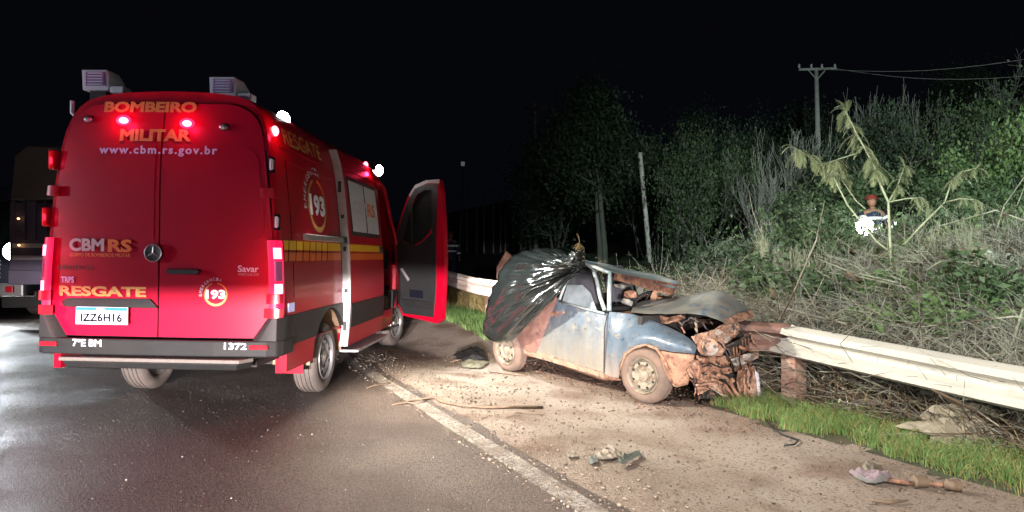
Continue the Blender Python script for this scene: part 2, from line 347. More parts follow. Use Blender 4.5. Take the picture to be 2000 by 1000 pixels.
# ------------------------------------------------------------------ ground, road, markings
def sheet(name, us_, ss_, zoff, mat, wob=0):
    V = []; nu, ns = len(us_), len(ss_)
    for j, s in enumerate(ss_):
        for i, u in enumerate(us_):
            uu = u
            if wob and i in (0, nu-1): uu += wob*pnoise(Vector((s*1.3, i*5., 2)))+wob*.5*pnoise(Vector((s*6, i*5., 9)))
            x, y = xy(uu, s); V.append((x, y, ground(x, y)+zoff))
    Fc = [(j*nu+i, j*nu+i+1, (j+1)*nu+i+1, (j+1)*nu+i) for j in range(ns-1) for i in range(nu-1)]
    return np_mesh(name, V, Fc, mat, smooth=True)
ug = np.concatenate([np.linspace(-320, -12, 30), np.linspace(-11, .1, 14), np.arange(.2, 3.4, .1), np.arange(3.4, 16, .16), np.linspace(16.3, 60, 90), np.linspace(62, 400, 30)])
sg = np.concatenate([np.linspace(-160, -12, 24), np.linspace(-11, -2.2, 20), np.arange(-2, 14, .16), np.linspace(14.2, 60, 110), np.linspace(62, 500, 40)])
gr = sheet('ground', ug, sg, 0, M['shoulder']); kind(gr, 'structure')
# verge and field share the sheet: faces take their own material by distance from the road
gr.data.materials.append(M['soil']); gr.data.materials.append(M['field'])
mi = []
nu = len(ug)
for p in gr.data.polygons:
    c = p.center; u, s = us(c.x, c.y)
    e = 2.60+.12*pnoise(Vector((s*1.5, 0, 0)))
    mi.append(0 if (-9 < u < e and s < 10) or (-9 < u < 1.2) else (1 if u < 14 and u > 0 else 2))
gr.data.polygons.foreach_set('material_index', mi)
rs = np.concatenate([np.linspace(-150, -6, 20), np.arange(-5.8, 14, .25), np.linspace(14.5, 300, 60)])
kind(sheet('road', [-8.6, -6, -4, -2, -1, -.3, .17], rs, .004, M['asphalt'], .06), 'structure')
ln = sheet('edge_line', [-.075, .075], rs[18:110], .008, M['line'], .012); kind(ln, 'structure')
l2 = sheet('centre_line', [-4.7, -4.56], rs[18:], .008, M['line'], .012); kind(l2, 'structure')
# the dome of the night sky is the world itself

# ------------------------------------------------------------------ unseen headlamps behind the camera, hoods added to cut their beams
for k_, x_ in enumerate((-1.5, -.2)):
    hl = thing('headlamp', ['left hooded headlamp of the car waiting behind the camera', 'right hooded headlamp of the car waiting behind the camera'][k_], 'headlamp', (x_, -9, .7))
    MB().box((0, .29, .0165), (.9, .62, .006)).box((0, -.06, -.02), (.3, .04, .2)).box((0, -.08, -.4), (.08, .05, .6)).build('hood', M['clad'], hl)  # unseen plate added over each lamp to cut the low beam off

# ------------------------------------------------------------------ rescue van
van = thing('rescue_van', 'red high-roof fire brigade rescue van with open front door, parked across the road edge line', 'van',
            (-2.9, 5.3, 0), (0, 0.014, -.035))
VI = W(van).inverted()
def vloc(px, py, axis, val):
    """the point of the local plane axis=val seen at a pixel"""
    o = VI @ Vector((0, 0, CH)); d = VI.to_3x3() @ ray(px, py)
    t = (val-o[axis])/d[axis]; return o+d*t
def wz(z):
    P = [(.3, .96), (.5, .985), (.8, 1.0), (1.1, 1.0), (1.4, .985), (1.8, .95), (2.2, .905), (2.4, .865), (2.52, .825), (2.60, .775), (2.66, .70), (2.70, .58), (2.725, .40), (2.735, .2), (2.74, 0)]
    for (a, b), (c, d) in zip(P, P[1:]):
        if z <= c: return b+(d-b)*max(0, z-a)/(c-a)
    return 0
def ry(x, z):  # rear surface of the doors
    return .0+.10*max(0, (z-1.9)/.85)**2+.03*(abs(x)/.95)**4+.012*(x/.95)**2
RO, WB = 1.30, 3.40
YF = RO+WB
zs = [.86, 1.0, 1.1, 1.25, 1.4, 1.6, 1.8, 2.0, 2.2, 2.3, 2.4, 2.46, 2.52, 2.56, 2.60, 2.63, 2.66, 2.68, 2.70, 2.715, 2.725, 2.735, 2.74]
CAB0, CAB1 = 3.32, 4.42
ys = [.03, .05, .09, .16, .4, .8, 1.2, 1.66, 1.70, 2.2, 2.7, 3.15, CAB0, 3.5, 3.8, 3.95, 4.1, 4.25, CAB1, 4.55, 4.7, 4.85, 5.0, 5.15, 5.35, 5.6, 5.85, 5.98]
def top(y):
    if y < 3.5: return 2.74
    P = [(3.5, 2.74), (3.95, 2.71), (4.25, 2.58), (4.42, 2.42), (4.7, 2.05), (5.0, 1.62), (5.15, 1.40), (5.35, 1.27), (5.6, 1.20), (5.85, 1.10), (5.98, .98)]
    for (a, b), (c, d) in zip(P, P[1:]):
        if y <= c: return b+(d-b)*(y-a)/(c-a)
    return .98
mb = MB(); n = len(zs)
for y in ys:
    tp = top(y); sc = (tp-.86)/(2.74-.86)
    inr = {.03: .975, .05: .988, .09: .997}.get(y, 1.0)
    if y > 4.9: inr *= 1-.16*((y-4.9)/1.08)**2
    for side in (1, -1):
        for z in zs:
            zz = .86+(z-.86)*sc; ww = wz(z)*inr
            if tp < 2.7 and z < 2.6: ww = min(ww, wz(zz)*inr) if zz > 1.5 else ww
            yy = y + (.10*max(0, (zz-1.9)/.85)**2 if y < .2 else 0)
            mb.v.append((side*ww, yy, zz))
fs = []
for i in range(len(ys)-1):
    for k, side in enumerate((1, -1)):
        for j in range(n-1):
            if side == 1 and CAB0 <= ys[i] < CAB1 and zs[j] < 2.3: continue
            if side == 1 and 1.70 <= ys[i] < 3.15 and 1.05 < zs[j] < 2.2: continue
            a = i*2*n+k*n+j; b = a+2*n; fs.append((a, b, b+1, a+1) if side == 1 else (a, a+1, b+1, b))
fs.append(tuple(range(0, n))+tuple(range(2*n-2, n-1, -1)))
e = (len(ys)-1)*2*n; fs.append(tuple(range(e+n-1, e-1, -1))+tuple(range(e+n, e+2*n-1)))
mb.f = fs
mb.build('body', M['red'], van, smooth=True, auto=35, fix=False)
MB().box((0, 3.0, .62), (1.5, 5.7, .36)).box((0, 1.3, .36), (1.3, .16, .16)).build('chassis', M['bodydark'], van)
MB().box((0, 3.18, 1.75), (1.7, .04, 1.5)).box((0, 1.72, .88), (1.8, 3.0, .03)).box((0, 3.9, .80), (1.75, 1.6, .04)).box((-.86, 3.9, 1.5), (.03, 1.3, 1.3)).build('interior_lining', M['bodydark'], van)
# cab seat seen through the open door
MB().box((.5, 3.75, 1.05), (.5, .5, .18)).box((.5, 3.5, 1.45), (.48, .14, .75), (.12, 0, 0)).box((.5, 3.45, 1.93), (.26, .1, .2)).build('cab_seat', M['seat'], van, bevel=.03)
MB().box((.0, 4.62, 1.32), (1.6, .35, .3)).build('dashboard', M['bodydark'], van, bevel=.04)
# windscreen
MB().add([(-.78, 4.45, 2.40), (.78, 4.45, 2.40), (.86, 5.14, 1.46), (-.86, 5.14, 1.46)], [(0, 1, 2, 3)]).build('windscreen', M['glass'], van)
# lower skirts with round arches, dark cladding above, red below
def skirt(side, y0, y1, z0, z1, x1, cy=None, R=.50, nm='cladding', mat=None, x0=None):
    pts = [(y0, z1), (y0, z0)]
    if cy is not None:
        if z0 < .35+R:
            h0 = math.sqrt(max(0, R*R-(z0-.35)**2)); h1 = math.sqrt(max(0, R*R-(z1-.35)**2)) if z1 < .35+R else 0
            lo, hi = cy-h0, cy+h0
            if lo > y0: pts.append((lo, z0))
            th0 = math.acos(max(-1, min(1, -h0/R))); 
            for q in range(0, 21):
                a = -h0+2*h0*q/20
                zz = .35+math.sqrt(max(0, R*R-a*a))
                yy = cy+a
                if yy < y0 or yy > y1: continue
                pts.append((yy, min(zz, z1-.004)))
            if hi < y1: pts.append((hi, z0))
            else: pts = [p for p in pts]
    if pts[-1] != (y1, z0) and not (cy is not None and abs(cy-y1) < R): pts.append((y1, z0))
    pts.append((y1, z1))
    x0 = x0 or x1-.06
    MB().prism([(side*x1, a, b) for a, b in pts], [(side*x0, a, b) for a, b in pts]).build(nm, mat or M['clad'], van, fix=True)
for sd in (1, -1):
    skirt(sd, .10, RO+.55, .62, .875, 1.012, RO)
    skirt(sd, .16, RO+.55, .40, .619, 1.0, RO, nm='lower_panel', mat=M['red'])
    skirt(sd, RO+.553, CAB0 if sd > 0 else 4.15, .62, .875, 1.012)
    skirt(sd, RO+.553, CAB1-.25, .38, .619, 1.0, nm='lower_panel', mat=M['red'])
    skirt(sd, 4.20, 5.4, .62, .875, 1.0, YF)
    skirt(sd, 5.22, 5.9, .40, .619, .93, nm='lower_panel', mat=M['red'])
    # wheel-arch liner, an open half barrel
    for cy in (RO, YF):
        mb = MB()
        for q in range(17):
            t = PI*q/16; mb.v += [(sd*.97, cy+.495*math.cos(t), .35+.495*math.sin(t)), (sd*.62, cy+.495*math.cos(t), .35+.495*math.sin(t))]
        mb.f = [(2*q, 2*q+2, 2*q+3, 2*q+1) for q in range(16)]
        mb.build('arch_liner', M['mudliner'], van, smooth=True, fix=False)
# wheels
def tyre_prof(R, wd, grooves=4):
    p = [(-wd/2+.02, R*.62), (-wd/2, R*.70), (-wd/2-.004, R*.82), (-wd/2+.012, R*.94), (-wd/2+.035, R*.99)]
    g = wd-.07; k = grooves
    for i in range(k):
        a = -g/2+g*(i+.5)/k
        p += [(a-.008, R), (a-.006, R-.010), (a+.006, R-.010), (a+.008, R)]
    p += [(wd/2-.035, R*.99), (wd/2-.012, R*.94), (wd/2+.004, R*.82), (wd/2, R*.70), (wd/2-.02, R*.62)]
    return p
def wheel(par, c, R, wd, ax, tmat, rmat, out=1, holes=8, cap=None, tilt=None):
    """tyre with a pressed-steel rim; ax points to the outer side"""
    ax = Vector(ax).normalized()
    t = MB().lathe(tyre_prof(R, wd), c, ax, 48, closed=False).build('wheel', tmat, par, smooth=True, auto=50)
    r = R*.63; h = wd/2
    pr = [(h-.012, r*1.03), (h+.004, r*1.0), (h-.004, r*.95), (h-.03, r*.92), (h-.06, r*.90), (h-.052, r*.82), (h-.022, r*.76), (h-.02, r*.62), (h-.045, r*.52), (h-.045, r*.34), (h-.02, r*.30), (h-.014, r*.22), (h-.012, .001)]
    MB().lathe(pr, c, ax, 40, closed=False).build('rim', rmat, t, smooth=True, auto=40)
    a = ax.orthogonal().normalized(); b = ax.cross(a); mb = MB(); m2 = MB()
    for i in range(holes):
        th = 2*PI*(i+.5)/holes; q = Vector(c)+ax*(h-.021)+(a*math.cos(th)+b*math.sin(th))*r*.70
        mb.lathe([(-.004, r*.085), (.004, r*.075)], q, ax, 10)
    mb.build('vent_hole', M['black'], t)
    for i in range(5):
        th = 2*PI*i/5; q = Vector(c)+ax*(h-.04)+(a*math.cos(th)+b*math.sin(th))*r*.43
        m2.lathe([(-.01, r*.05), (.012, r*.045)], q, ax, 6)
    m2.lathe([(-.03, r*.2), (.008, r*.19), (.016, r*.12)], Vector(c)+ax*(h-.02), ax, 16)
    m2.build('hub', rmat if cap is None else cap, t, smooth=True, auto=40)
    # inner disc
    MB().lathe([(-h+.03, r*1.0), (-h+.05, r*.6), (-h+.04, .001)], c, ax, 24, closed=False).build('inner_disc', rmat, t, smooth=True)
    return t
wheel(van, (.85, RO, .352), .352, .235, (1, 0, 0), M['tyre'], M['rim'])
wheel(van, (-.85, RO, .352), .352, .235, (-1, 0, 0), M['tyre'], M['rim'])
wheel(van, (.84, YF, .352), .352, .235, (1, -.16, 0), M['tyre'], M['rim'])
wheel(van, (-.84, YF, .352), .352, .235, (-1, .16, 0), M['tyre'], M['rim'])
# mud flap and tow eye
MB().box((.98-.16, RO-.60, .42), (.26, .015, .26)).build('mud_flap', M['red'], van)
MB().tube([(.55, .12, .50), (.55, .10, .43), (.59, .10, .43), (.59, .12, .50)], .012, 6).build('tow_eye', M['alu'], van)

# rear doors: rounded, slightly bulged panels proud of the body
def door_edge(z, outer, zb=.70, zt=2.62, R=.13, Rt=.20):
    x = min(.925, wz(z)-.055) if outer else None
    if z < zb+R: x -= R-math.sqrt(max(0, R*R-(zb+R-z)**2))
    if z > zt-Rt: x -= (Rt-math.sqrt(max(0, Rt*Rt-(z-zt+Rt)**2)))*.9
    return max(.02, x)
def door_panel(sgn, zb, zt, x0, inset, yo, nm, mat, R=.13, Rt=.20, depth=.03):
    zr = [zb, zb+.01, zb+.03, zb+.06, zb+.09, zb+.13]+list(np.linspace(zb+.2, zt-.26, 12))+[zt-.2, zt-.15, zt-.11, zt-.07, zt-.035, zt-.012, zt]
    nx = 9; mb = MB()
    for lay in (0, 1):
        for z in zr:
            xo = door_edge(z, True, zb, zt, R, Rt)-inset
            for i in range(nx):
                x = x0+(xo-x0)*i/(nx-1); mb.v.append((sgn*x, ry(x, z)+yo+(depth if lay else 0), z))
    nr = len(zr); 
    for j in range(nr-1):
        for i in range(nx-1):
            a = j*nx+i; mb.f.append((a, a+1, a+nx+1, a+nx))
    o = nr*nx
    rim = [i for i in range(nx)]+[j*nx+nx-1 for j in range(1, nr)]+[(nr-1)*nx+i for i in range(nx-2, -1, -1)]+[j*nx for j in range(nr-2, 0, -1)]
    for a, b in zip(rim, rim[1:]+rim[:1]): mb.f.append((a, a+o, b+o, b))
    return mb.build(nm, mat, van, smooth=True, auto=40)
dl = door_panel(-1, .70, 2.62, .007, 0, -.012, 'rear_door', M['red_door']); dl['label'] = 'left rear door with number plate'
dr = door_panel(1, .70, 2.62, .007, 0, -.012, 'rear_door', M['red_door']); dr['label'] = 'right rear door with emergency number'
for sg_, par in ((-1, dl), (1, dr)):
    door_panel(sg_, .692, 2.63, .001, -.009, .006, 'door_seal', M['ink'], .13, .20, .012).parent = par
    door_panel(sg_, 1.50, 2.28, .0465, .055, -.017, 'raised_panel', M['red_door'], .12, .16, .012).parent = par
# number-plate trim, plate
def rp(px, py, off=-.03):
    p = vloc(px, py, 1, 0)
    for _ in range(3): p = vloc(px, py, 1, ry(p.x, p.z)+off)
    return p
def rear_fn(px, py, off, ang=0):
    c = rp(px, py, off); ca, sa = math.cos(ang), math.sin(ang)
    def fn(a, b):
        x = c.x+a*ca-b*sa; z = c.z+a*sa+b*ca; return (x, ry(x, z)+off, z)
    return fn
def rsize(w_): return w_/F*5.32
o = MB().prism([rp(x, y, -.045) for x, y in ((123, 588), (133, 582), (292, 584), (307, 601), (285, 601), (150, 599), (128, 598))],
               [rp(x, y, -.01) for x, y in ((120, 588), (130, 582), (294, 584), (310, 602), (285, 602), (150, 600), (124, 599))]).build('plate_light_bar', M['clad'], dl)
c = rp(204, 616, -.04)
c.y -= .030
pl = MB().box((c.x, c.y, c.z), (.43, .012, .142)).build('number_plate', M['white'], dl, bevel=.004); 
MB().box((c.x, c.y-.008, c.z+.055), (.424, .004, .026)).build('plate_band', M['plateblue'], pl)
put_text('BRASIL', .013, .07, lambda a, b: (c.x+a, c.y-.012, c.z+.055+b), M['pale'], pl)
put_text('IZZ6H16', .070, .345, lambda a, b: (c.x+a, c.y-.0085, c.z-.014+b), M['ink'], pl, bold=.035, space=1.05)
put_text('BOMBEIRO', rsize(22), rsize(186), rear_fn(294, 209, -.019), M['gold'], van, bold=.045)
put_text('MILITAR', rsize(24), rsize(142), rear_fn(304, 264, -.026), M['gold'], van, bold=.045)
put_text('www.cbm.rs.gov.br', rsize(21), rsize(234), rear_fn(308, 295, -.026), M['bluewhite'], van, bold=.03, space=1.25)
put_text('CBM', rsize(25), rsize(72), rear_fn(169, 478, -.026), M['greylet'], dl, bold=.04)
put_text('RS', rsize(25), rsize(48), rear_fn(234, 480, -.026), M['orange'], dl, bold=.04)
put_text('CORPO DE BOMBEIROS MILITAR', rsize(7), rsize(124), rear_fn(195, 498, -.026), M['orange'], dl, bold=.02)
put_text('SPRINTER 516', rsize(9), rsize(74), rear_fn(146, 523, -.019), M['black'], dl, bold=.01, space=1.2)
put_text('TRPS', rsize(12), rsize(28), rear_fn(132, 546, -.019), M['bluewhite'], dl, bold=.04)
put_text('RESGATE', rsize(20), rsize(178), rear_fn(199, 569, -.019), M['gold'], dl, bold=.04)
put_text('Savar', rsize(13), rsize(40), rear_fn(485, 525, -.019), M['pale'], dr, bold=.02)
put_text('VEICULOS', rsize(4), rsize(40), rear_fn(485, 536, -.019), M['greylet'], dr, bold=.0)
def emblem(fn, r, par, w193=1.25, sc=(1, 1)):
    """broken ring, 193 across it and the word EMERGENCIA round its upper left"""
    mb = MB(); k = 30
    for i in range(k):
        for (ra) in (r*.80, r*.98):
            pass
    A = [(.15*PI-1.55*PI*i/k) for i in range(k+1)]
    for i, a in enumerate(A):
        th = .5+.5*math.sin(PI*i/k); mb.v += [fn(math.cos(a)*r*sc[0], math.sin(a)*r*sc[1]), fn(math.cos(a)*r*(1-.20*th)*sc[0], math.sin(a)*r*(1-.20*th)*sc[1])]
    mb.f = [(2*i, 2*i+1, 2*i+3, 2*i+2) for i in range(k)]
    mb.build('emblem_ring', M['gold'], par, fix=False)
    mb = MB(); A = [.15*PI+.30*PI*i/8 for i in range(9)]
    for a in A: mb.v += [fn(math.cos(a)*r, math.sin(a)*r), fn(math.cos(a)*r*.88, math.sin(a)*r*.88)]
    mb.f = [(2*i, 2*i+1, 2*i+3, 2*i+2) for i in range(8)]; mb.build('emblem_ring', M['orange'], par, fix=False)
    put_text('193', r*.80, r*1.65, lambda a, b: fn(a*sc[0], b), M['pale'], par, bold=.05)
    vs, fc = [], []
    word = 'EMERGÊNCIA'
    for i, chh in enumerate(word):
        a = PI*1.02-PI*.62*i/(len(word)-1); v2, f2 = text_mesh(chh, r*.26, r*.20, .02)
        b0 = len(vs); rr = r*1.28; cx, cz = math.cos(a)*rr, math.sin(a)*rr; ro = a-PI/2
        vs += [(cx+p*math.cos(ro)-q*math.sin(ro), cz+p*math.sin(ro)+q*math.cos(ro)) for p, q in v2]; fc += [tuple(b0+t for t in f) for f in f2]
    MB().add([fn(p*sc[0], q*sc[1]) for p, q in vs], fc).build('lettering', M['pale'], par, fix=False)
emblem(rear_fn(421, 575, -.020), rsize(23), dr)
# three-pointed star badge
c = rp(302, 494, -.02)
bd = MB().lathe([(.0, .074), (.02, .074), (.026, .066), (.022, .058), (.020, .001)], c, (0, -1, 0), 32).build('badge', M['black'], dr, smooth=True, auto=40)
mb = MB(); 
for k in range(3):
    a = PI/2+2*PI*k/3; d = Vector((math.cos(a), 0, math.sin(a))); e_ = Vector((-math.sin(a), 0, math.cos(a)))
    q = c+Vector((0, -.0245, 0)); mb.add([q+d*.058, q+e_*.009, q-e_*.009, q+Vector((0, -.004, 0))], [(0, 1, 3), (0, 3, 2)])
mb.build('badge_star', M['alu'], bd)
MB().lathe([(.024, .074), (.028, .072), (.028, .067), (.024, .065)], c, (0, -1, 0), 32, closed=False).build('badge_ring', M['alu'], bd, smooth=True)
# handle on the right door
c = rp(358, 531, -.03)
MB().prism([(c.x+x, c.y-.018, c.z+z) for x, z in ((-.14, .0), (-.12, .018), (.12, .018), (.14, .004), (.11, -.018), (-.11, -.018))], [(c.x+x*1.05, c.y+.015, c.z+z*1.2) for x, z in ((-.14, .0), (-.12, .018), (.12, .018), (.14, .004), (.11, -.018), (-.11, -.018))]).build('door_handle', M['black'], dr)
# lamps on the rear header
def lens(px, py, rx, rz, mat, nm, off=-.02, par=None, lab=None, depth=.03):
    c = rp(px, py, off); a, b, d = rsize(rx), rsize(rz), depth
    pr = MB(); nn = 20
    rings = [(0, 1), (.5, .95), (.85, .75), (1, .4)]
    for h, k in rings:
        for j in range(nn):
            t = 2*PI*j/nn; pr.v.append((c.x+math.cos(t)*a*k, c.y+.01-h*d, c.z+math.sin(t)*b*k))
    pr.f = [(i*nn+j, i*nn+(j+1) % nn, (i+1)*nn+(j+1) % nn, (i+1)*nn+j) for i in range(3) for j in range(nn)]+[tuple(3*nn+j for j in range(nn))]
    o = pr.build(nm, mat, par or van, smooth=True)
    if lab: o['label'] = lab
    return c
for px, py in ((241, 235), (365, 241)):
    c = lens(px, py, 15, 11, M['lampred'], 'warning_light', lab='lit red warning lamp'); lens(px, py, 9, 6.5, M['lampredcore'], 'warning_light', -.04)
    p = van.matrix_world
    g = lamp('red_glow', 'POINT', W(van) @ Vector((c.x, c.y-.10, c.z)), 3.0, (1, .02, .12), .04)
for px, py in ((174, 233), (438, 248)):
    lens(px, py, 11, 8, M['black'], 'marker_lamp', -.015); lens(px-2, py, 8, 6, M['alu'], 'marker_lamp', -.03)
# tall rear lamp clusters on the corner posts
def corner_lamp(sd, z0, z1, xw, mat, nm, y0=-.012, xo=.0, dep=.09, lab=None):
    mb = MB(); rows = 5
    F_, B_ = [], []
    for q in range(rows):
        z = z0+(z1-z0)*q/(rows-1); x1 = wz(z)+.006+xo; x0 = x1-xw
        mb.v += [(sd*x0, y0+.01, z), (sd*(x0+x1)/2, y0-.004, z), (sd*(x1-.012), y0+.018, z), (sd*x1, y0+dep, z), (sd*(x1-.03), y0+dep, z)]
    k = 5
    for q in range(rows-1):
        for j in range(k): mb.f.append((q*k+j, q*k+(j+1) % k, (q+1)*k+(j+1) % k, (q+1)*k+j))
    mb.f += [tuple(range(k)), tuple((rows-1)*k+j for j in range(k))]
    o = mb.build(nm, mat, van, smooth=True, auto=50)
    if lab: o['label'] = lab
    return o
for sd in (1, -1):
    corner_lamp(sd, .885, 1.50, .095, M['litred'], 'tail_light')
    corner_lamp(sd, 1.35, 1.44, .055, M['lampredcore'], 'lit_lamp', -.020, .002, .06)
    corner_lamp(sd, 1.17, 1.33, .055, M['purple'], 'clear_lens', -.018, .002, .06)
    corner_lamp(sd, 1.05, 1.145, .055, M['lampredcore'], 'lit_lamp', -.020, .002, .06)
    corner_lamp(sd, .87, .945, .14, M['darkred'], 'side_reflector', -.03, .012, .06)
    lamp('tail_glow', 'POINT', W(van) @ Vector((sd*(wz(1.3)-.03), -.14, 1.38)), 1.3, (1, .03, .10), .05)
    lamp('tail_glow', 'POINT', W(van) @ Vector((sd*(wz(1.1)-.03), -.26, 1.00)), 6.0, (1, .03, .10), .05)
    # corner posts beside the doors, hinges
    for zh in (1.02, 1.88):
        corner_lamp(sd, zh-.035, zh+.045, .12, M['red'], 'hinge', -.032, .010, .07)
# side marker lamps
for zc in (2.14, 1.67):
    x = -wz(zc)-.012
    MB().box((x, .03, zc), (.035, .07, .115)).build('side_marker', M['lampredcore'], van, bevel=.012)
    lamp('marker_glow', 'POINT', W(van) @ Vector((x-.05, -.07, zc)), .8, (1, .03, .1), .03)
    MB().box((x+.005, .045, zc), (.05, .11, .16)).build('side_marker_base', M['darkred'], van, bevel=.012)
    x = wz(zc)+.0
    MB().box((x-.005, .03, zc-.02), (.03, .05, .10)).build('side_marker', M['pale'], van, bevel=.012)
    MB().box((x-.01, .04, zc-.02), (.04, .06, .13)).build('side_marker_base', M['ink'], van, bevel=.01)
# bumper with raised corners
def bump_prof(z0, z1, yo, x1, nm, mat, wrap=.28):
    mb = MB(); P = [(-x1, wrap), (-x1, .06), (-x1+.03, .0), (-x1+.10, -.045), (-.5, -.07), (0, -.075), (.5, -.07), (x1-.10, -.045), (x1-.03, 0), (x1, .06), (x1, wrap)]
    F_ = [(x, y+yo, z0) for x, y in P]+[(x*.96, y+yo+.05, z0) for x, y in reversed(P)]
    B_ = [(x, y, z1) for x, y, z in F_]
    mb.prism(F_, B_); return mb.build(nm, mat, van, bevel=.012)
bm_ = bump_prof(.555, .685, -.02, 1.02, 'rear_bumper', M['clad'])
for sd in (1, -1):
    mb = MB()
    A = [(sd*1.018, .30, .685), (sd*1.018, .05, .685), (sd*.985, -.03, .685), (sd*.86, -.058, .685), (sd*.82, -.05, .685)]
    B = [(sd*1.014, .30, .868), (sd*1.014, .05, .868), (sd*.985, -.02, .868), (sd*.955, -.035, .868), (sd*.945, -.03, .868)]
    mb.v = A+B+[(p[0]*.94, p[1]+.06, p[2]) for p in A+B]
    mb.f = [(i, i+1, i+6, i+5) for i in range(4)]+[(4, 14, 19, 9), (5, 6, 7, 8, 9, 19, 18, 17, 16, 15), (0, 5, 15, 10)]
    mb.build('bumper_corner', M['clad'], bm_, smooth=True, auto=50)
    MB().box((sd*.865, -.082, .638), (.15, .02, .035), (0, 0, sd*.07)).build('bumper_reflector', M['darkred'], bm_, bevel=.005)
def bfn(px, py):
    c = vloc(px, py, 1, -.1)
    return lambda a, b: (c.x+a, -.098+.03*(abs(c.x+a)/1.0)**2, c.z+b)
put_text('7ºE BM', rsize(14), rsize(58), bfn(168, 670), M['pale'], bm_, bold=.02)
put_text('1372', rsize(13), rsize(43), bfn(458, 677), M['pale'], bm_, bold=.02)
st = MB().prism([(x, y, .545) for x, y in ((-.76, -.02), (-.72, -.16), (.74, -.16), (.80, -.02))], [(x, y, .515) for x, y in ((-.76, -.02), (-.72, -.16), (.74, -.16), (.80, -.02))]).build('rear_step', M['stepmat'], van, bevel=.006)
MB().prism([(x, y, .513) for x, y in ((-.74, .0), (-.70, -.15), (.72, -.15), (.79, .0))], [(x, y, .455) for x, y in ((-.72, .03), (-.68, -.12), (.70, -.12), (.76, .03))]).build('step_frame', M['clad'], st, bevel=.01)
# roof units with louvres
def roof_unit(px0, px1, py0, py1, lab):
    a = vloc(px0, py1, 1, .30); b = vloc(px1, py0, 1, .30); w_, h_ = b.x-a.x, b.z-a.z; x0, z0 = a.x, a.z
    zb = min(z0, 2.62 if abs(x0) > .6 else 2.70)
    o = MB().prism([(x0, .30, z0), (x0-.01, .30, z0+h_), (x0+w_*.92, .30, z0+h_), (x0+w_, .30, z0+h_*.7), (x0+w_, .30, z0)],
                   [(x0+.01, .44, z0), (x0+.0, .44, z0+h_), (x0+w_*1.0, .44, z0+h_*.95), (x0+w_*1.25, .44, z0+h_*.45), (x0+w_*1.25, .44, z0)]).build('roof_vent_unit', M['white'], van, bevel=.008)
    o['label'] = lab
    MB().box((x0+w_*.5, .296, z0+h_*.55), (w_*.72, .006, h_*.68)).build('louvre_recess', M['purple'], o)
    for i in range(5):
        MB().box((x0+w_*.5, .290, z0+h_*(.28+.135*i)), (w_*.56, .014, h_*.05), (.5, 0, 0)).build('louvre', M['white'], o)
    MB().box((x0+w_*1.30, .36, z0+.008), (w_*.5, .12, .06)).build('unit_foot', M['white'], o, bevel=.01)
    MB().box((x0+w_*.5, .38, (z0+2.4)/2), (w_*.6, .1, max(.05, z0-2.4))).build('unit_bracket', M['clad'], o)
roof_unit(161, 213, 136, 176, 'louvred white roof unit at the left')
roof_unit(410, 462, 150, 190, 'louvred white roof unit at the right')
MB().lathe([(0, .05), (.03, .045), (.06, .012), (.075, .001)], (0, .35, 2.735), (0, 0, 1), 14, closed=False).build('antenna', M['black'], van, smooth=True)
MB().tube([(-.80, .16, 2.50), (-.86, .15, 2.56), (-.86, .15, 2.66)], .018, 6).build('roof_rail_end', M['pale'], van)

# right flank: map a pixel to the side surface
def sp(px, py, off=.006):
    x = .95
    for _ in range(5): p = vloc(px, py, 0, x); x = wz(p.z)+off
    return p
def side_fn(px, py, off=.006, slope=0):
    c = sp(px, py, off)
    def fn(a, b): z = c.z+b+a*slope; return (wz(z)+off, c.y+a, z)
    return fn
def side_quad(pts, off, nm, mat, par=None, th=.004, n=6):
    """pts: (y,z) corners lower-left, lower-right, upper-right, upper-left on the flank"""
    mb = MB(); L_ = []
    for lay in (0, 1):
        for j in range(n):
            t = j/(n-1); 
            for k in (0, 1):
                a = pts[0 if k == 0 else 1]; b = pts[3 if k == 0 else 2]
                y = a[0]+(b[0]-a[0])*t; z = a[1]+(b[1]-a[1])*t
                mb.v.append((wz(z)+off-(th if lay else 0), y, z))
    for j in range(n-1):
        a = 2*j; mb.f += [(a, a+1, a+3, a+2), (a+2*n, a+2*n+2, a+2*n+3, a+2*n+1), (a, a+2, a+2*n+2, a+2*n), (a+1, a+1+2*n, a+3+2*n, a+3)]
    mb.f += [(0, 2*n, 2*n+1, 1), (2*n-2, 2*n-1, 4*n-1, 4*n-2)]
    return mb.build(nm, mat, par or van)
side_quad([(.12, 1.425), (1.68, 1.425), (1.68, 1.505), (.12, 1.505)], .004, 'yellow_stripe', M['yellow'])
side_quad([(.12, 1.33), (1.68, 1.33), (1.68, 1.405), (.12, 1.405)], .004, 'orange_stripe', M['orstripe'])
for i in range(7):
    y = .20+i*.17
    side_quad([(y-.02, 1.325), (y-.010, 1.325), (y+.035, 1.51), (y+.025, 1.51)], .006, 'stripe_bar', M['ink'])
c1 = side_fn(592, 284, .006, 0)
put_text('RESGATE', .150, .98, c1, M['gold'], van, bold=.01)
emblem(side_fn(620, 402, .006), .26, van)
# panel seams and pressings on the rear flank
side_quad([(.40, 2.18), (1.62, 2.18), (1.62, 2.20), (.40, 2.20)], .008, 'body_moulding', M['red'])
side_quad([(.22, 2.30), (1.64, 2.30), (1.64, 2.315), (.22, 2.315)], .010, 'body_moulding', M['red'])
side_quad([(.30, 1.02), (.31, 1.02), (.31, 2.2), (.30, 2.2)], .003, 'panel_seam', M['ink'])
side_quad([(1.02-.85, .90), (1.16-.85, .90), (1.16-.85, .975), (1.02-.85, .975)], .006, 'sticker', M['bluewhite'])
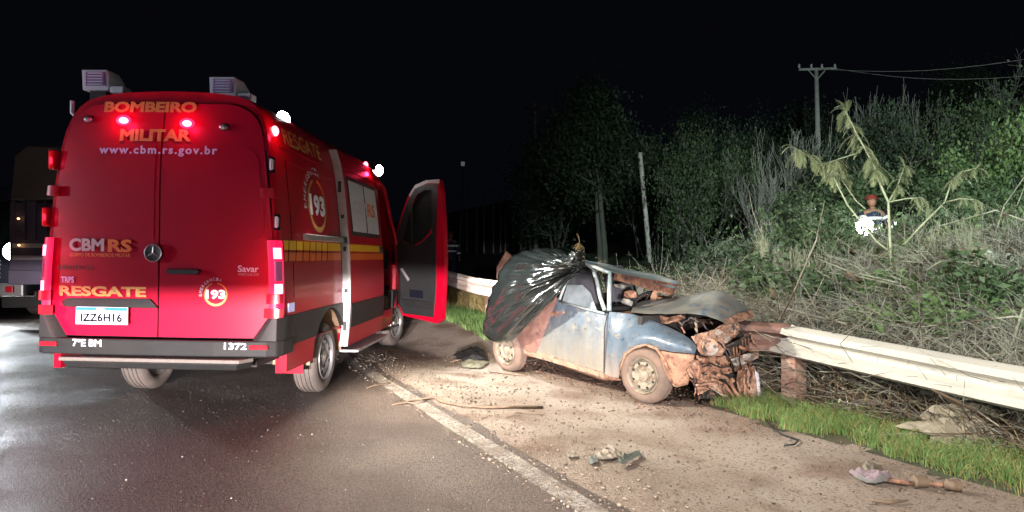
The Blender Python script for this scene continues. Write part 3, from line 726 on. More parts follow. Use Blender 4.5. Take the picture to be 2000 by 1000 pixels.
# sliding-door guide rail
a, b = sp(585, 468, .03), sp(667, 471, .03)
MB().box(((a.x+b.x)/2, (.55+1.66)/2, 1.545), (.05, 1.11, .055)).build('guide_rail', M['alu'], van, bevel=.006)
MB().box((1.0, 1.67, 1.545), (.10, .07, .07)).build('guide_roller', M['black'], van, bevel=.01)
# sliding door popped out of its frame: its pale rear edge faces us
SY0, SY1, SO = 1.72, 3.27, .085
def slide_rows(z0, z1, n): return [z0+(z1-z0)*i/(n-1) for i in range(n)]
mb = MB(); R_ = slide_rows(.40, 2.52, 16)
hz = lambda z: wz(z)+SO
for z in R_:
    mb.v += [(hz(z), SY0, z), (hz(z), SY1, z), (hz(z)-.06, SY1, z), (hz(z)-.06, SY0, z)]
def in_win(z): return 1.62 < z < 2.22
mb.f = []
for i in range(len(R_)-1):
    a = 4*i
    mb.f += [(a, a+1, a+5, a+4), (a+1, a+2, a+6, a+5), (a+2, a+3, a+7, a+6)]
mb.f += [(0, 3, 2, 1), tuple(4*(len(R_)-1)+k for k in range(4))]
sdr = mb.build('sliding_door', M['red'], van, smooth=True, auto=40); sdr['label'] = 'sliding side door with frosted window, popped out of its frame'
mb = MB()
for z in R_: mb.v += [(hz(z)+.002, SY0-.004, z), (hz(z)-.085, SY0-.002, z), (hz(z)-.085, SY0+.02, z), (hz(z)+.002, SY0+.02, z)]
mb.f = [f for i in range(len(R_)-1) for f in ((4*i, 4*i+1, 4*i+5, 4*i+4), (4*i+1, 4*i+2, 4*i+6, 4*i+5), (4*i, 4*i+4, 4*i+7, 4*i+3))]
mb.build('door_edge', M['edge'], sdr, smooth=True, auto=40)
for z, h in ((2.12, .12), (1.45, .05), (.62, .1), (1.0, .04), (1.8, .04)):
    MB().box((hz(z)-.045, SY0-.009, z), (.035, .01, h)).build('latch', M['black'], sdr, bevel=.003)
def sq(pts, off, nm, mat, par=sdr, th=.006): return side_quad(pts, SO+off, nm, mat, par, th)
sq([(1.86, 1.60), (3.17, 1.60), (3.12, 2.26), (1.82, 2.26)], .004, 'window_frame', M['black'])
wn = sq([(1.92, 1.65), (3.10, 1.65), (3.06, 2.21), (1.88, 2.21)], .009, 'window', M['frost'])
sq([(2.49, 1.65), (2.52, 1.65), (2.50, 2.21), (2.47, 2.21)], .013, 'window_divider', M['black'], wn)
def wfn(y, z, off=SO+.012): return lambda a, b: (wz(z+b)+off, y+a, z+b)
put_text('CBM', .16, .50, wfn(2.27, 1.93), M['greylet'], wn, bold=.02); put_text('RS', .16, .36, wfn(2.76, 1.93), M['orange'], wn, bold=.02)
put_text('CORPO DE BOMBEIROS MILITAR', .045, .92, wfn(2.48, 1.80), M['greylet'], wn, bold=.01)
sq([(1.75, 1.425), (3.25, 1.425), (3.25, 1.505), (1.75, 1.505)], .003, 'yellow_stripe', M['yellow'])
sq([(1.75, 1.33), (3.25, 1.33), (3.25, 1.405), (1.75, 1.405)], .003, 'orange_stripe', M['orstripe'])
sq([(1.75, .60), (3.26, .60), (3.26, .86), (1.75, .86)], .010, 'cladding', M['clad'], th=.02)
sq([(1.76, 2.33), (3.25, 2.33), (3.25, 2.345), (1.76, 2.345)], .006, 'body_moulding', M['red'])
sq([(3.08, 1.42), (3.20, 1.42), (3.20, 1.50), (3.08, 1.50)], .012, 'door_handle', M['black'], th=.03)
MB().box((1.02, 2.55, .335), (.26, 1.45, .03)).build('side_step', M['alu'], van, bevel=.006)
# pillars round the cab opening
side_quad([(CAB0-.04, .88), (CAB0+.03, .88), (CAB0+.03, 2.34), (CAB0-.04, 2.34)], .004, 'centre_pillar', M['red'], th=.05)
side_quad([(CAB0+.03, .88), (CAB0+.10, .88), (CAB0+.10, 2.3), (CAB0+.03, 2.3)], -.01, 'door_seal', M['black'], th=.03)
mb = MB().tube([(.90, 3.4, 2.36), (.89, 3.9, 2.37), (.87, 4.15, 2.30), (.88, 4.42, 2.00), (.93, 4.66, 1.60), (.98, 4.80, 1.30)], .035, 8); mb.build('windscreen_pillar', M['red'], van, smooth=True)
# front wing
MB().prism([(1.0, 4.40, .60), (1.0, 4.40, 1.25), (.98, 4.80, 1.28), (.93, 5.3, 1.12), (.95, 5.3, .86), (1.0, 4.9, .88), (1.0, 4.55, .84), (1.0, 4.46, .60)], [(.90, 4.40, .60), (.90, 4.40, 1.25), (.88, 4.80, 1.28), (.84, 5.3, 1.12), (.85, 5.3, .86), (.9, 4.9, .88), (.9, 4.55, .84), (.9, 4.46, .60)]).build('front_wing', M['red'], van, bevel=.01)
# floodlights and strobes on the flank
def flank_lamp(px, py, y, r):
    c = vloc(px, py, 1, y)
    b = MB().lathe([(-.16, r*.7), (-.10, r*1.05), (-.01, r*1.1), (0, r)], c, (1, -.45, -.1), 24).build('floodlight_housing', M['clad'], van, smooth=True, auto=40)
    MB().lathe([(0, r*.98), (.02, r*.9), (.035, r*.5), (.04, .001)], c, (1, -.45, -.1), 24, closed=False).build('floodlight_lens', M['lampwhite'], b, smooth=True)
    MB().box((c.x-.12, c.y, c.z-.03), (.16, .08, .06)).build('lamp_bracket', M['clad'], b)
    return c
c = flank_lamp(552, 234, .80, .082); c = flank_lamp(740, 333, 4.5, .086)
for px, py, y, r in ((537, 256, .62, 8), (716, 322, 3.3, 8), (712, 338, 3.3, 9)):
    c = sp(px, py, .02) if py != 256 else sp(px, py, .01)
    MB().blob((wz(c.z)+.01, c.y, c.z), (.06, .09, .09), 1, 0).build('strobe_light', M['lampredcore'], van, smooth=True)
    lamp('strobe_glow', 'POINT', W(van) @ Vector((wz(c.z)+.12, c.y-.03, c.z)), 2.2, (1, .03, .1), .03)

# open cab door, hinged at the windscreen pillar and swung out
hA = VI @ Vector((-1.88, 10.05, 1)); hB = VI @ Vector((-1.06, 9.45, 1))
du = Vector((hB.x-hA.x, hB.y-hA.y, 0)).normalized(); dn = Vector((du.y, -du.x, 0))
if dn.y > 0: dn = -dn
camL = VI @ Vector((0, 0, CH))
def dpnt(px, py, off=0):
    d = VI.to_3x3() @ ray(px, py); p0 = hA+dn*off
    t = (p0-camL).dot(dn)/d.dot(dn); return camL+d*t
outline = [(858, 350), (832, 352), (810, 362), (796, 385), (784, 420), (772, 462), (764, 490), (763, 540), (771, 580), (786, 616), (820, 624), (853, 632), (863, 624), (866, 560), (868, 500), (866, 430), (862, 372)]
win = [(845, 370), (828, 371), (813, 379), (802, 402), (791, 436), (784, 470), (806, 480), (824, 470), (838, 455), (845, 440)]
def ring(outer, inner, off0, off1, nm, mat, par):
    """plate with a hole, given as matching fans"""
    bm = bmesh.new()
    vo = [bm.verts.new(dpnt(*p, off0)) for p in outer]; vi = [bm.verts.new(dpnt(*p, off0)) for p in inner]
    eo = [bm.edges.new((vo[i], vo[(i+1) % len(vo)])) for i in range(len(vo))]
    ei = [bm.edges.new((vi[i], vi[(i+1) % len(vi)])) for i in range(len(vi))]
    bmesh.ops.triangle_fill(bm, use_beauty=True, edges=eo+ei)
    r = bmesh.ops.extrude_face_region(bm, geom=list(bm.faces))
    sh = dn*(off1-off0)
    for v in [g for g in r['geom'] if isinstance(g, bmesh.types.BMVert)]: v.co += sh
    bmesh.ops.recalc_face_normals(bm, faces=bm.faces)
    me = bpy.data.meshes.new(nm); bm.to_mesh(me); bm.free(); me.materials.append(mat)
    o = bpy.data.objects.new(nm, me); COL.objects.link(o); o.parent = par
    return o
cdoor = ring(outline, win, .02, -.06, 'cab_door', M['red'], van); cdoor['label'] = 'open front door swung outwards'
trim = [(852, 470), (846, 452), (828, 470), (812, 480), (792, 474), (768, 480), (765, 500), (764, 540), (772, 580), (787, 612), (847, 620), (852, 560)]
MB().prism([dpnt(*p, .05) for p in trim], [dpnt(*p, .02) for p in trim]).build('door_trim', M['trim'], cdoor, bevel=.008)
fr = [(852, 470), (855, 360), (830, 360), (810, 369), (798, 390), (786, 422), (774, 462), (770, 478), (786, 478), (794, 440), (803, 404), (814, 380), (828, 372), (843, 371), (843, 452)]
MB().prism([dpnt(*p, .032) for p in fr], [dpnt(*p, .018) for p in fr]).build('window_surround', M['trim'], cdoor)
MB().prism([dpnt(*p, -.008) for p in win], [dpnt(*p, -.016) for p in win]).build('window', M['cabglass'], cdoor)
MB().prism([dpnt(*p, .035) for p in ((801, 400), (805, 396), (807, 476), (803, 476))], [dpnt(*p, .0) for p in ((801, 400), (805, 396), (807, 476), (803, 476))]).build('window_divider', M['black'], cdoor)
tr = [(781, 525), (786, 523), (800, 545), (797, 550)]
MB().prism([dpnt(*p, .085) for p in tr], [dpnt(*p, .05) for p in tr]).build('pull_handle', M['alu'], cdoor, bevel=.004)
po = [(783, 583), (842, 590), (842, 604), (790, 598)]
MB().prism([dpnt(*p, .085) for p in po], [dpnt(*p, .05) for p in po]).build('door_pocket', M['clad'], cdoor, bevel=.008)
sp_ = [(800, 565), (826, 568), (826, 583), (800, 580)]
MB().prism([dpnt(*p, .06) for p in sp_], [dpnt(*p, .05) for p in sp_]).build('speaker_grille', M['ink'], cdoor)
eg = [(858, 351), (852, 352), (851, 470), (850, 560), (847, 618), (853, 624), (857, 560), (859, 470)]
MB().prism([dpnt(*p, .026) for p in eg], [dpnt(*p, .019) for p in eg]).build('door_flange', M['red'], cdoor)
tp = [(858, 350), (832, 352), (810, 362), (798, 381), (801, 385), (812, 368), (834, 358), (858, 358)]
MB().prism([dpnt(*p, .03) for p in tp], [dpnt(*p, -.062) for p in tp]).build('door_top_edge', M['edge'], cdoor)  # pale strip: floodlight on the door's top edge put into its colour
ms = [(778, 440), (800, 445), (802, 486), (780, 486)]
MB().prism([dpnt(*p, -.12) for p in ms], [dpnt(*p, -.22) for p in ms]).build('wing_mirror', M['clad'], cdoor, bevel=.02)

# ------------------------------------------------------------------ wrecked car
P0 = Vector((1.28, 6.41, -.10))
wr = thing('wrecked_car', 'crushed blue two-door car caked with red mud, its nose torn open against the guardrail', 'car', P0, (0, 0, math.atan2(-.79, .61)))
KI = W(wr).inverted(); camK = KI @ Vector((0, 0, CH))
def kp(px, py, y=0.0):
    d = KI.to_3x3() @ ray(px, py); t = (y-camK.y)/d.y; return camK+d*t
def resamp(P, n):
    L_ = [0]
    for a, b in zip(P, P[1:]): L_.append(L_[-1]+math.dist(a[:2], b[:2]))
    out = []
    for i in range(n):
        s = L_[-1]*i/(n-1)
        for k in range(len(P)-1):
            if s <= L_[k+1]+1e-9: break
        t = (s-L_[k])/max(1e-9, L_[k+1]-L_[k]); out.append([P[k][q]+(P[k+1][q]-P[k][q])*t for q in range(len(P[0]))])
    return out
def coons(bot, topp, nx, nz, mat, nm, par=wr, bulge=0, dent=.0, th=.03, seed=0, prof=None, smooth=True):
    """panel between a lower and an upper traced edge; each point is (px,py,inset from the near flank)"""
    B, T_ = resamp(bot, nx), resamp(topp, nx); mb = MB(); pts = []
    for j in range(nz):
        v = j/(nz-1)
        for i in range(nx):
            u = i/(nx-1); a = [B[i][q]+(T_[i][q]-B[i][q])*v for q in range(3)]
            if prof: a[2] = B[i][2]+(T_[i][2]-B[i][2])*prof(v)
            y = a[2]-bulge*math.sin(PI*v)*math.sin(PI*min(1, max(0, u)))**.5
            y += dent*(pnoise(Vector((a[0]*.018+seed, a[1]*.018, seed)))*1.0+pnoise(Vector((a[0]*.05+seed, a[1]*.06, seed)))*.45)
            pts.append(kp(a[0], a[1], y))
    mb.v = pts+[p+Vector((-.0, th, -.004)) for p in pts]; o = nx*nz
    for j in range(nz-1):
        for i in range(nx-1):
            a = j*nx+i; mb.f += [(a, a+1, a+nx+1, a+nx), (a+o, a+nx+o, a+nx+1+o, a+1+o)]
    rim = [i for i in range(nx)]+[j*nx+nx-1 for j in range(1, nz)]+[(nz-1)*nx+i for i in range(nx-2, -1, -1)]+[j*nx for j in range(nz-2, 0, -1)]
    for a, b in zip(rim, rim[1:]+rim[:1]): mb.f.append((a, a+o, b+o, b))
    return mb.build(nm, mat, par, smooth=smooth, auto=45)
# door: lower skin, belt, glass
door = coons([(1048, 688, .05), (1081, 696, .03), (1130, 713, .02), (1178, 727, .02)], [(1090, 582, .07), (1096, 588, .06), (1140, 600, .05), (1186, 613, .05)], 20, 16, M['wblue'], 'door', bulge=.05, dent=.012, seed=3, prof=lambda v: v**3)
door['label'] = 'dusty blue door with mud below and a dented handle'
MB().tube([kp(*p) for p in ((1093, 585, .06), (1104, 556, .12), (1112, 540, .16))], .016, 6).build('window_frame', M['wroof'], door, smooth=True)
MB().tube([kp(*p) for p in ((1130, 513, .2), (1148, 517, .2), (1158, 524, .19), (1166, 550, .14), (1172, 580, .09), (1181, 606, .05))], .022, 8).build('window_frame', M['wroof'], door, smooth=True)
MB().tube([kp(*p) for p in ((1093, 589, .035), (1140, 602, .03), (1180, 612, .03))], .014, 6).build('belt_strip', M['wroof'], door, smooth=True)
coons([(1098, 588, .065), (1130, 597, .065), (1166, 607, .065)], [(1108, 556, .13), (1138, 556, .13), (1154, 573, .11)], 10, 6, M['wglass'], 'window_glass', door, th=.004)
for q in range(6):
    a = (1078+q*4+random.uniform(-3, 3), 616+random.uniform(-8, 16))
    MB().prism([kp(a[0]+dx, a[1]+dy, .028) for dx, dy in ((0, 0), (7, -3), (9, 2), (3, 5), (-2, 7))], [kp(a[0]+dx, a[1]+dy, .038) for dx, dy in ((0, 0), (7, -3), (9, 2), (3, 5), (-2, 7))]).build('torn_handle', M['muddark'], door)
MB().tube([kp(1186, 615, .035), kp(1181, 640, .0), kp(1180, 700, .015), kp(1180, 728, .02)], .008, 5).build('door_gap', M['black'], door)
# windscreen pillar, roof and its torn front rail
MB().tube([kp(*p) for p in ((1192, 534, .22), (1190, 570, .14), (1190, 607, .08))], .024, 8).build('windscreen_pillar', M['wroof'], wr, smooth=True)
MB().tube([kp(*p) for p in ((1128, 511, .2), (1160, 521, .2), (1194, 534, .22))], .022, 8).build('roof_rail', M['wroof'], wr, smooth=True)
coons([(1122, 513, .2), (1160, 521, .2), (1196, 533, .22), (1250, 546, .7), (1313, 563, 1.25)], [(1126, 506, .9), (1180, 514, .95), (1225, 526, 1.2), (1285, 537, 1.3), (1322, 549, 1.38)], 20, 8, M['wroof'], 'roof', dent=.05, seed=5)
coons([(1198, 546, .22), (1235, 556, .5), (1275, 565, .9), (1310, 577, 1.25)], [(1200, 533, .22), (1240, 540, .6), (1285, 548, 1.0), (1322, 556, 1.3)], 14, 4, M['muddark'], 'roof_header', dent=.06, seed=9)
MB().tube([kp(*p) for p in ((1205, 542, .25), (1240, 553, .6), (1275, 566, .95), (1308, 574, 1.2))], .014, 6).build('torn_seal', M['mud'], wr)
MB().tube([kp(*p) for p in ((1318, 550, 1.36), (1312, 580, 1.36), (1322, 604, 1.34))], .024, 6).build('far_pillar', M['wroof'], wr, smooth=True)
# cabin: far side, floor, seats and steering wheel
MB().add([kp(1196, 612, .15), kp(1240, 606, .5), kp(1300, 600, 1.2), kp(1236, 640, .3)], [(0, 1, 2, 3)]).build('scuttle', M['muddark'], wr)
MB().box((-.95, .72, .45), (1.7, 1.2, .45)).box((-1.9, .72, .62), (.5, 1.15, .7)).build('cabin_tub', M['bodydark'], wr)
MB().box((-.95, 1.38, .72), (1.6, .05, .5)).box((-1.55, 1.34, 1.08), (.1, .06, .45)).build('far_side', M['muddark'], wr)
def car_seat(y): return MB().box((-.95, y, .72), (.46, .44, .14)).box((-1.2, y, 1.0), (.12, .44, .52), (0, -.25, 0)).box((-1.28, y, 1.27), (.08, .22, .14), (0, -.25, 0)).build('seat', M['seat'], wr, bevel=.03)
car_seat(.42); car_seat(1.02)
c = kp(1258, 592, .95)
R = Euler((0, -.95, 0)).to_matrix(); mb = MB(); mb.tube([c+R @ Vector((math.cos(2*PI*i/20)*.17, math.sin(2*PI*i/20)*.17, 0)) for i in range(21)], .016, 6, cap=False)
for a in (0, 2.1, 4.2): mb.tube([c, c+R @ Vector((math.cos(a)*.16, math.sin(a)*.16, 0))], .014, 5)
mb.build('steering_wheel', M['clad'], wr, smooth=True)
MB().box(tuple(kp(1240, 608, .75)), (.25, 1.1, .16)).build('dashboard', M['clad'], wr, bevel=.03)
for i, (px, py, y) in enumerate(((1215, 560, .5), (1232, 575, .7), (1250, 566, .9), (1278, 578, 1.0), (1225, 590, .45), (1290, 590, 1.1))):
    MB().blob(kp(px, py, y), (.16, .12, .07), i, .5, 1, (i, i*.7, 0)).build('loose_debris', M['mud'] if i % 2 else M['wbonnet'], wr)
# front wing with wheel arch, muddy liner edge and lower front corner
wing = coons([(1180, 729, .02), (1196, 737, .02), (1211, 738, .01), (1213, 712, .0), (1224, 690, -.01), (1243, 678, -.01), (1264, 674, -.01), (1284, 681, -.01), (1315, 688, 0), (1353, 691, .06)],
      [(1190, 609, .07), (1215, 611, .14), (1236, 614, .17), (1262, 622, .2), (1285, 631, .2), (1308, 641, .2), (1328, 651, .18), (1343, 661, .16), (1354, 672, .12), (1357, 680, .1)], 34, 14, M['wfender'], 'front_wing', bulge=.05, dent=.010, seed=13, prof=lambda v: v**2.2)
mb = MB(); A = [(1211, 740), (1212, 716), (1222, 691), (1241, 678), (1262, 673), (1282, 681), (1296, 700), (1305, 722)]
mb.tube([kp(x, y, -.015) for x, y in A], .016, 6); mb.build('arch_lip', M['mud'], wing, smooth=True)
coons([(1304, 738, .04), (1318, 757, .05), (1340, 751, .1)], [(1284, 684, .0), (1318, 690, .02), (1353, 692, .08)], 10, 8, M['mud'], 'lower_wing', dent=.03, seed=21, bulge=.02)
c_ = kp(1205, 656, -.035); MB().blob(c_, (.045, .02, .03), 2, 0, 2).build('side_indicator', M['dust'], wing, smooth=True)
# inner arch liner
mb = MB()
for q in range(15):
    t = PI*(q/14)*1.05-.1; c0 = Vector((.02, 0, .28))
    for y in (.02, .42): mb.v.append((c0.x+.335*math.cos(t), y, c0.z+.335*math.sin(t)))
mb.f = [(2*q, 2*q+2, 2*q+3, 2*q+1) for q in range(14)]; mb.build('arch_liner', M['muddark'], wr, smooth=True, fix=False)
# rear quarter, sill, rear end
coons([(1004, 640, .05), (1012, 668, .04), (1024, 684, .04), (1049, 690, .05)], [(1030, 560, .2), (1060, 560, .15), (1078, 572, .1), (1089, 584, .07)], 14, 12, M['brownq'], 'rear_quarter', bulge=.05, dent=.02, seed=31)
coons([(1024, 692, .1), (1080, 708, .08), (1178, 738, .06)], [(1022, 682, .05), (1080, 694, .04), (1180, 727, .03)], 16, 3, M['dust'], 'sill', dent=.02, seed=33)
hull = MB().blob((-2.35, .72, .70), (1.25, 1.36, .95), 4, .05, 3).build('rear_body', M['brownq'], wr, smooth=True)
MB().box((-2.80, .76, .50), (.14, 1.3, .20)).build('rear_bumper', M['wbonnet'], wr, bevel=.06)
MB().box((-1.0, .72, .30), (2.3, 1.25, .14)).build('floor_pan', M['muddark'], wr)
MB().tube([(-1.6, .35, .17), (-.9, .4, .12), (-.5, .35, .16)], [.05, .075, .05], 10).build('silencer', M['mud'], wr, smooth=True)
# wheels
wheel(wr, (.0, .085, .275), .278, .175, (.10, -1, -.02), M['wtyre'], M['wrim'], holes=8)
wheel(wr, (.0, 1.30, .275), .278, .175, (0, 1, 0), M['wtyre'], M['wrim'], holes=8)
rw = kp(985, 686, 0)
wheel(wr, (rw.x, .09, .272), .278, .175, (.02, -1, -.10), M['wtyre'], M['wrim'], holes=8)
wheel(wr, (rw.x, 1.30, .275), .278, .175, (0, 1, 0), M['wtyre'], M['wrim'], holes=8)
# bonnet thrown up into a tent
bon = coons([(1232, 610, .20), (1262, 613, .2), (1300, 613, .2), (1345, 612, .22), (1376, 616, .25), (1400, 624, .3), (1414, 630, .35), (1425, 627, .5)],
      [(1238, 594, .8), (1262, 585, 1.0), (1300, 583, 1.1), (1332, 580, 1.1), (1368, 572, 1.0), (1404, 567, .95), (1420, 570, 1.0), (1463, 606, 1.15)], 30, 12, M['wbonnet'], 'bonnet', bulge=.03, dent=.06, th=.018, seed=41)
coons([(1414, 632, .34), (1440, 628, .6), (1470, 620, .95)], [(1412, 627, .35), (1440, 612, .7), (1466, 606, 1.1)], 8, 4, M['mud'], 'bonnet_lip', bon, dent=.03, seed=43)
MB().box((.16, .80, .36), (.36, .9, .26)).box((-.1, .72, .6), (.06, 1.25, .5)).build('engine_bay', M['bodydark'], wr)
def fy(px): return .06+(px-1340)/150*1.05
def shard(pts, nm, mat, y0=None, amp=.06, th=.03, seed=0, par=None, dy=0):
    """crumpled sheet: traced outline, broken into facets round an off-centre fold"""
    r = random.Random(seed); bm = bmesh.new(); f0 = bm.faces.new([bm.verts.new((p[0], p[1], 0)) for p in pts])
    bmesh.ops.triangulate(bm, faces=[f0]); bmesh.ops.subdivide_edges(bm, edges=list(bm.edges), cuts=5, use_grid_fill=True)
    bmesh.ops.triangulate(bm, faces=list(bm.faces)); mb = MB(); t0, t1 = r.uniform(-.0018, .0018), r.uniform(-.0018, .0018)
    cx = sum(p[0] for p in pts)/len(pts); cy = sum(p[1] for p in pts)/len(pts)
    for v in bm.verts:
        x, y = v.co.x, v.co.y; ed = v.is_boundary; x += 2.2*pnoise(Vector((v.co.x*.2, v.co.y*.2, seed))) if ed else 0; y += 2.2*pnoise(Vector((v.co.x*.2, v.co.y*.2, seed+9))) if ed else 0
        d = amp*(1-2*abs(pnoise(Vector((x*.035+seed*3.1, y*.05+seed, seed))))*1.6)*.8+amp*.7*(abs(pnoise(Vector((x*.11+seed, y*.08, seed*2))))-.2)+(x-cx)*t0+(y-cy)*t1
        mb.v.append(kp(x, y, (fy(x) if y0 is None else y0)+d*.8+dy))
    mb.f = [tuple(v.index for v in f.verts) for f in bm.faces]; bm.free()
    o = mb.build(nm, mat, par or wr, smooth=True, auto=28); so = o.modifiers.new('thickness', 'SOLIDIFY'); so.thickness = th*.5; return o
def S_(zx, zy): return (1180+zx/3.333, 500+zy/3.333)
shards = [
 ([(575, 525), (640, 505), (700, 485), (760, 455), (830, 428), (885, 440), (880, 500), (830, 545), (790, 600), (770, 650), (700, 662), (630, 640), (600, 580)], 'mudpale', 'headlamp_housing', -.02),
 ([(690, 500), (780, 450), (870, 440), (895, 490), (835, 520), (805, 560), (760, 560)], 'steelmud', 'radiator_frame', -.06),
 ([(790, 585), (880, 540), (950, 505), (960, 600), (905, 650), (835, 680)], 'blackmud', 'grille', .02),
 ([(600, 650), (690, 655), (775, 650), (885, 655), (960, 650), (955, 720), (880, 745), (790, 770), (700, 840), (612, 838), (600, 740)], 'mud', 'bumper_skin', .03),
 ([(550, 670), (612, 668), (618, 780), (572, 795), (540, 745)], 'mudpale', 'bumper_mount', -.03),
 ([(820, 670), (960, 630), (1010, 615), (1000, 665), (900, 712), (830, 715)], 'steelmud', 'bumper_beam', -.05),
 ([(600, 838), (760, 815), (820, 870), (870, 930), (800, 925), (735, 865), (650, 880), (612, 905)], 'mudpale', 'lower_crossmember', -.02),
 ([(640, 870), (790, 880), (800, 940), (700, 935), (640, 915)], 'blackmud', 'lower_shield', .08),
 ([(875, 735), (925, 740), (915, 860), (885, 925), (860, 830)], 'mud', 'strut_tower', .0),
 ([(915, 730), (975, 715), (1000, 760), (1008, 880), (1015, 965), (975, 975), (930, 930), (912, 900)], 'mudpale', 'hanging_panel', -.03),
 ([(985, 750), (1005, 760), (1022, 900), (1022, 950), (1008, 940), (995, 830)], 'white', 'white_trim_strip', -.06),
 ([(930, 890), (980, 900), (1035, 960), (1010, 992), (960, 975)], 'mud', 'torn_corner', -.03),
 ([(255, 385), (330, 380), (420, 400), (500, 380), (530, 400), (430, 440), (380, 440)], 'mud', 'inner_wing', .0),
 ([(530, 610), (600, 580), (640, 650), (590, 665)], 'black', 'dark_recess', .12),  # black sheet standing in for a shaded gap
]
for i, (pt, mt, nm, dy_) in enumerate(shards):
    shard([S_(*p) for p in pt], nm, M[mt], .35 if nm == 'inner_wing' else None, {'bumper_skin': .045, 'hanging_panel': .035, 'headlamp_housing': .06, 'white_trim_strip': .01}.get(nm, .085), .02, i, None, dy_)
# broken slats, a lamp bowl and a fan cowl showing through the tears
for i in range(6):
    MB().prism([kp(*S_(x, y), fy(S_(x, y)[0])-.02) for x, y in ((835+i*20, 575-i*9), (843+i*20, 572-i*9), (852+i*19, 655-i*9), (843+i*19, 660-i*9))], [kp(*S_(x, y), fy(S_(x, y)[0])+.01) for x, y in ((835+i*20, 575-i*9), (843+i*20, 572-i*9), (852+i*19, 655-i*9), (843+i*19, 660-i*9))]).build('grille_slat', M['muddark'], wr)
c_ = kp(*S_(690, 590), fy(S_(690, 590)[0])-.09); MB().lathe([(-.05, .02), (-.03, .06), (0, .085), (.006, .08), (-.01, .055), (-.03, .02)], c_, (.75, -.5, .35), 18).build('lamp_bowl', M['steelmud'], wr, smooth=True)
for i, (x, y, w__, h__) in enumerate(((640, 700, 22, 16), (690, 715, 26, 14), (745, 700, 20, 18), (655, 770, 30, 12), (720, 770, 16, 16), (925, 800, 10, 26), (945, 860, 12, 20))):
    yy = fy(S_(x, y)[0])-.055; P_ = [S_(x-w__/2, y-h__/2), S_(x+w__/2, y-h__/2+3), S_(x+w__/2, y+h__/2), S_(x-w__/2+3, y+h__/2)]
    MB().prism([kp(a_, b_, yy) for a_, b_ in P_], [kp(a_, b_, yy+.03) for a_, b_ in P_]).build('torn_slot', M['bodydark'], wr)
# dark slab that paints the shade inside the torn nose
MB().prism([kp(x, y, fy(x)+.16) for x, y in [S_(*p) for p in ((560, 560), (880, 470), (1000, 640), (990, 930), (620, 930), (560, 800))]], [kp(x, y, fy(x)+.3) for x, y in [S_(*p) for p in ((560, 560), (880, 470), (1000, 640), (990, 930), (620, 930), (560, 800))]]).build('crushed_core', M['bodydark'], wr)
# bent rails, pipes, hoses and wiring hanging in the nose
tubes = [([(590, 400), (600, 450), (605, 520)], .018, .35, 'wrim', 'bent_pipe'), ([(500, 450), (560, 400), (620, 430)], .01, .4, 'alu', 'bent_pipe'), ([(640, 430), (660, 470), (700, 500)], .012, .6, 'alu', 'bent_pipe'),
 ([(690, 420), (720, 470)], .01, .7, 'wrim', 'bent_pipe'), ([(440, 400), (500, 440), (520, 500)], .012, .4, 'mud', 'hose'), ([(740, 770), (800, 800), (840, 860), (890, 940)], .026, None, 'mudpale', 'chassis_rail'),
 ([(700, 800), (790, 840), (850, 930)], .02, None, 'mud', 'chassis_rail'), ([(740, 560), (775, 590), (800, 640), (830, 700), (850, 760)], .013, None, 'black', 'hose'), ([(540, 690), (580, 760), (600, 830)], .018, .1, 'muddark', 'hose'),
 ([(870, 640), (940, 690), (960, 760), (950, 830)], .018, None, 'muddark', 'hose'), ([(880, 590), (960, 620), (1030, 610)], .024, None, 'muddark', 'chassis_rail'),
 ([(615, 860), (680, 850), (740, 880), (800, 930)], .016, None, 'mudpale', 'bent_pipe'), ([(640, 720), (700, 700), (760, 730), (850, 715)], .010, None, 'black', 'wire'), ([(760, 740), (780, 800), (770, 860), (790, 930)], .006, None, 'black', 'wire'),
 ([(860, 560), (890, 600), (880, 680), (900, 740)], .006, None, 'black', 'wire'), ([(700, 850), (690, 900), (710, 960)], .006, None, 'stick', 'wire'), ([(930, 740), (925, 820), (935, 900)], .012, None, 'muddark', 'bent_pipe'),
 ([(640, 540), (700, 560), (760, 520), (840, 500)], .012, None, 'mudpale', 'bent_pipe'), ([(560, 800), (600, 850), (590, 900)], .012, .15, 'muddark', 'hose'), ([(950, 500), (970, 560), (1000, 590)], .012, None, 'mud', 'bent_pipe')]
for i, (pt, r_, y, mt, nm) in enumerate(tubes):
    q = resamp([S_(*p)+(0,) for p in pt], 9); MB().tube([kp(a+1.2*math.sin(k*2.1+i), b+1.0*math.cos(k*1.7+i), (fy(a)-.05 if y is None else y)+.03*math.sin(i+k*.8)) for k, (a, b, _) in enumerate(q)], [r_*.72*(1+.18*math.sin(k*2.7+i)) for k in range(9)], 7).build(nm, M['mud' if mt == 'mudpale' else mt], wr, smooth=True)
rr = random.Random(5)
for i in range(26):   # small lumps of mud and broken brackets jammed in the nose
    zx, zy = rr.uniform(560, 1000), rr.uniform(480, 930)
    if zy < 650-.35*(zx-560)+20 or (zx < 600 and zy > 850): continue
    a, b = S_(zx, zy); d_ = rr.uniform(.02, .06)
    MB().blob(kp(a, b, fy(a)+rr.uniform(.0, .14)), (d_*rr.uniform(.6, 1.5), d_, d_*rr.uniform(.5, 1.3)), i, .6, 1, (rr.random()*3, rr.random()*3, 0)).build('jammed_fragment', M[rr.choice(['mud', 'mud', 'mud', 'muddark', 'black'])], wr)

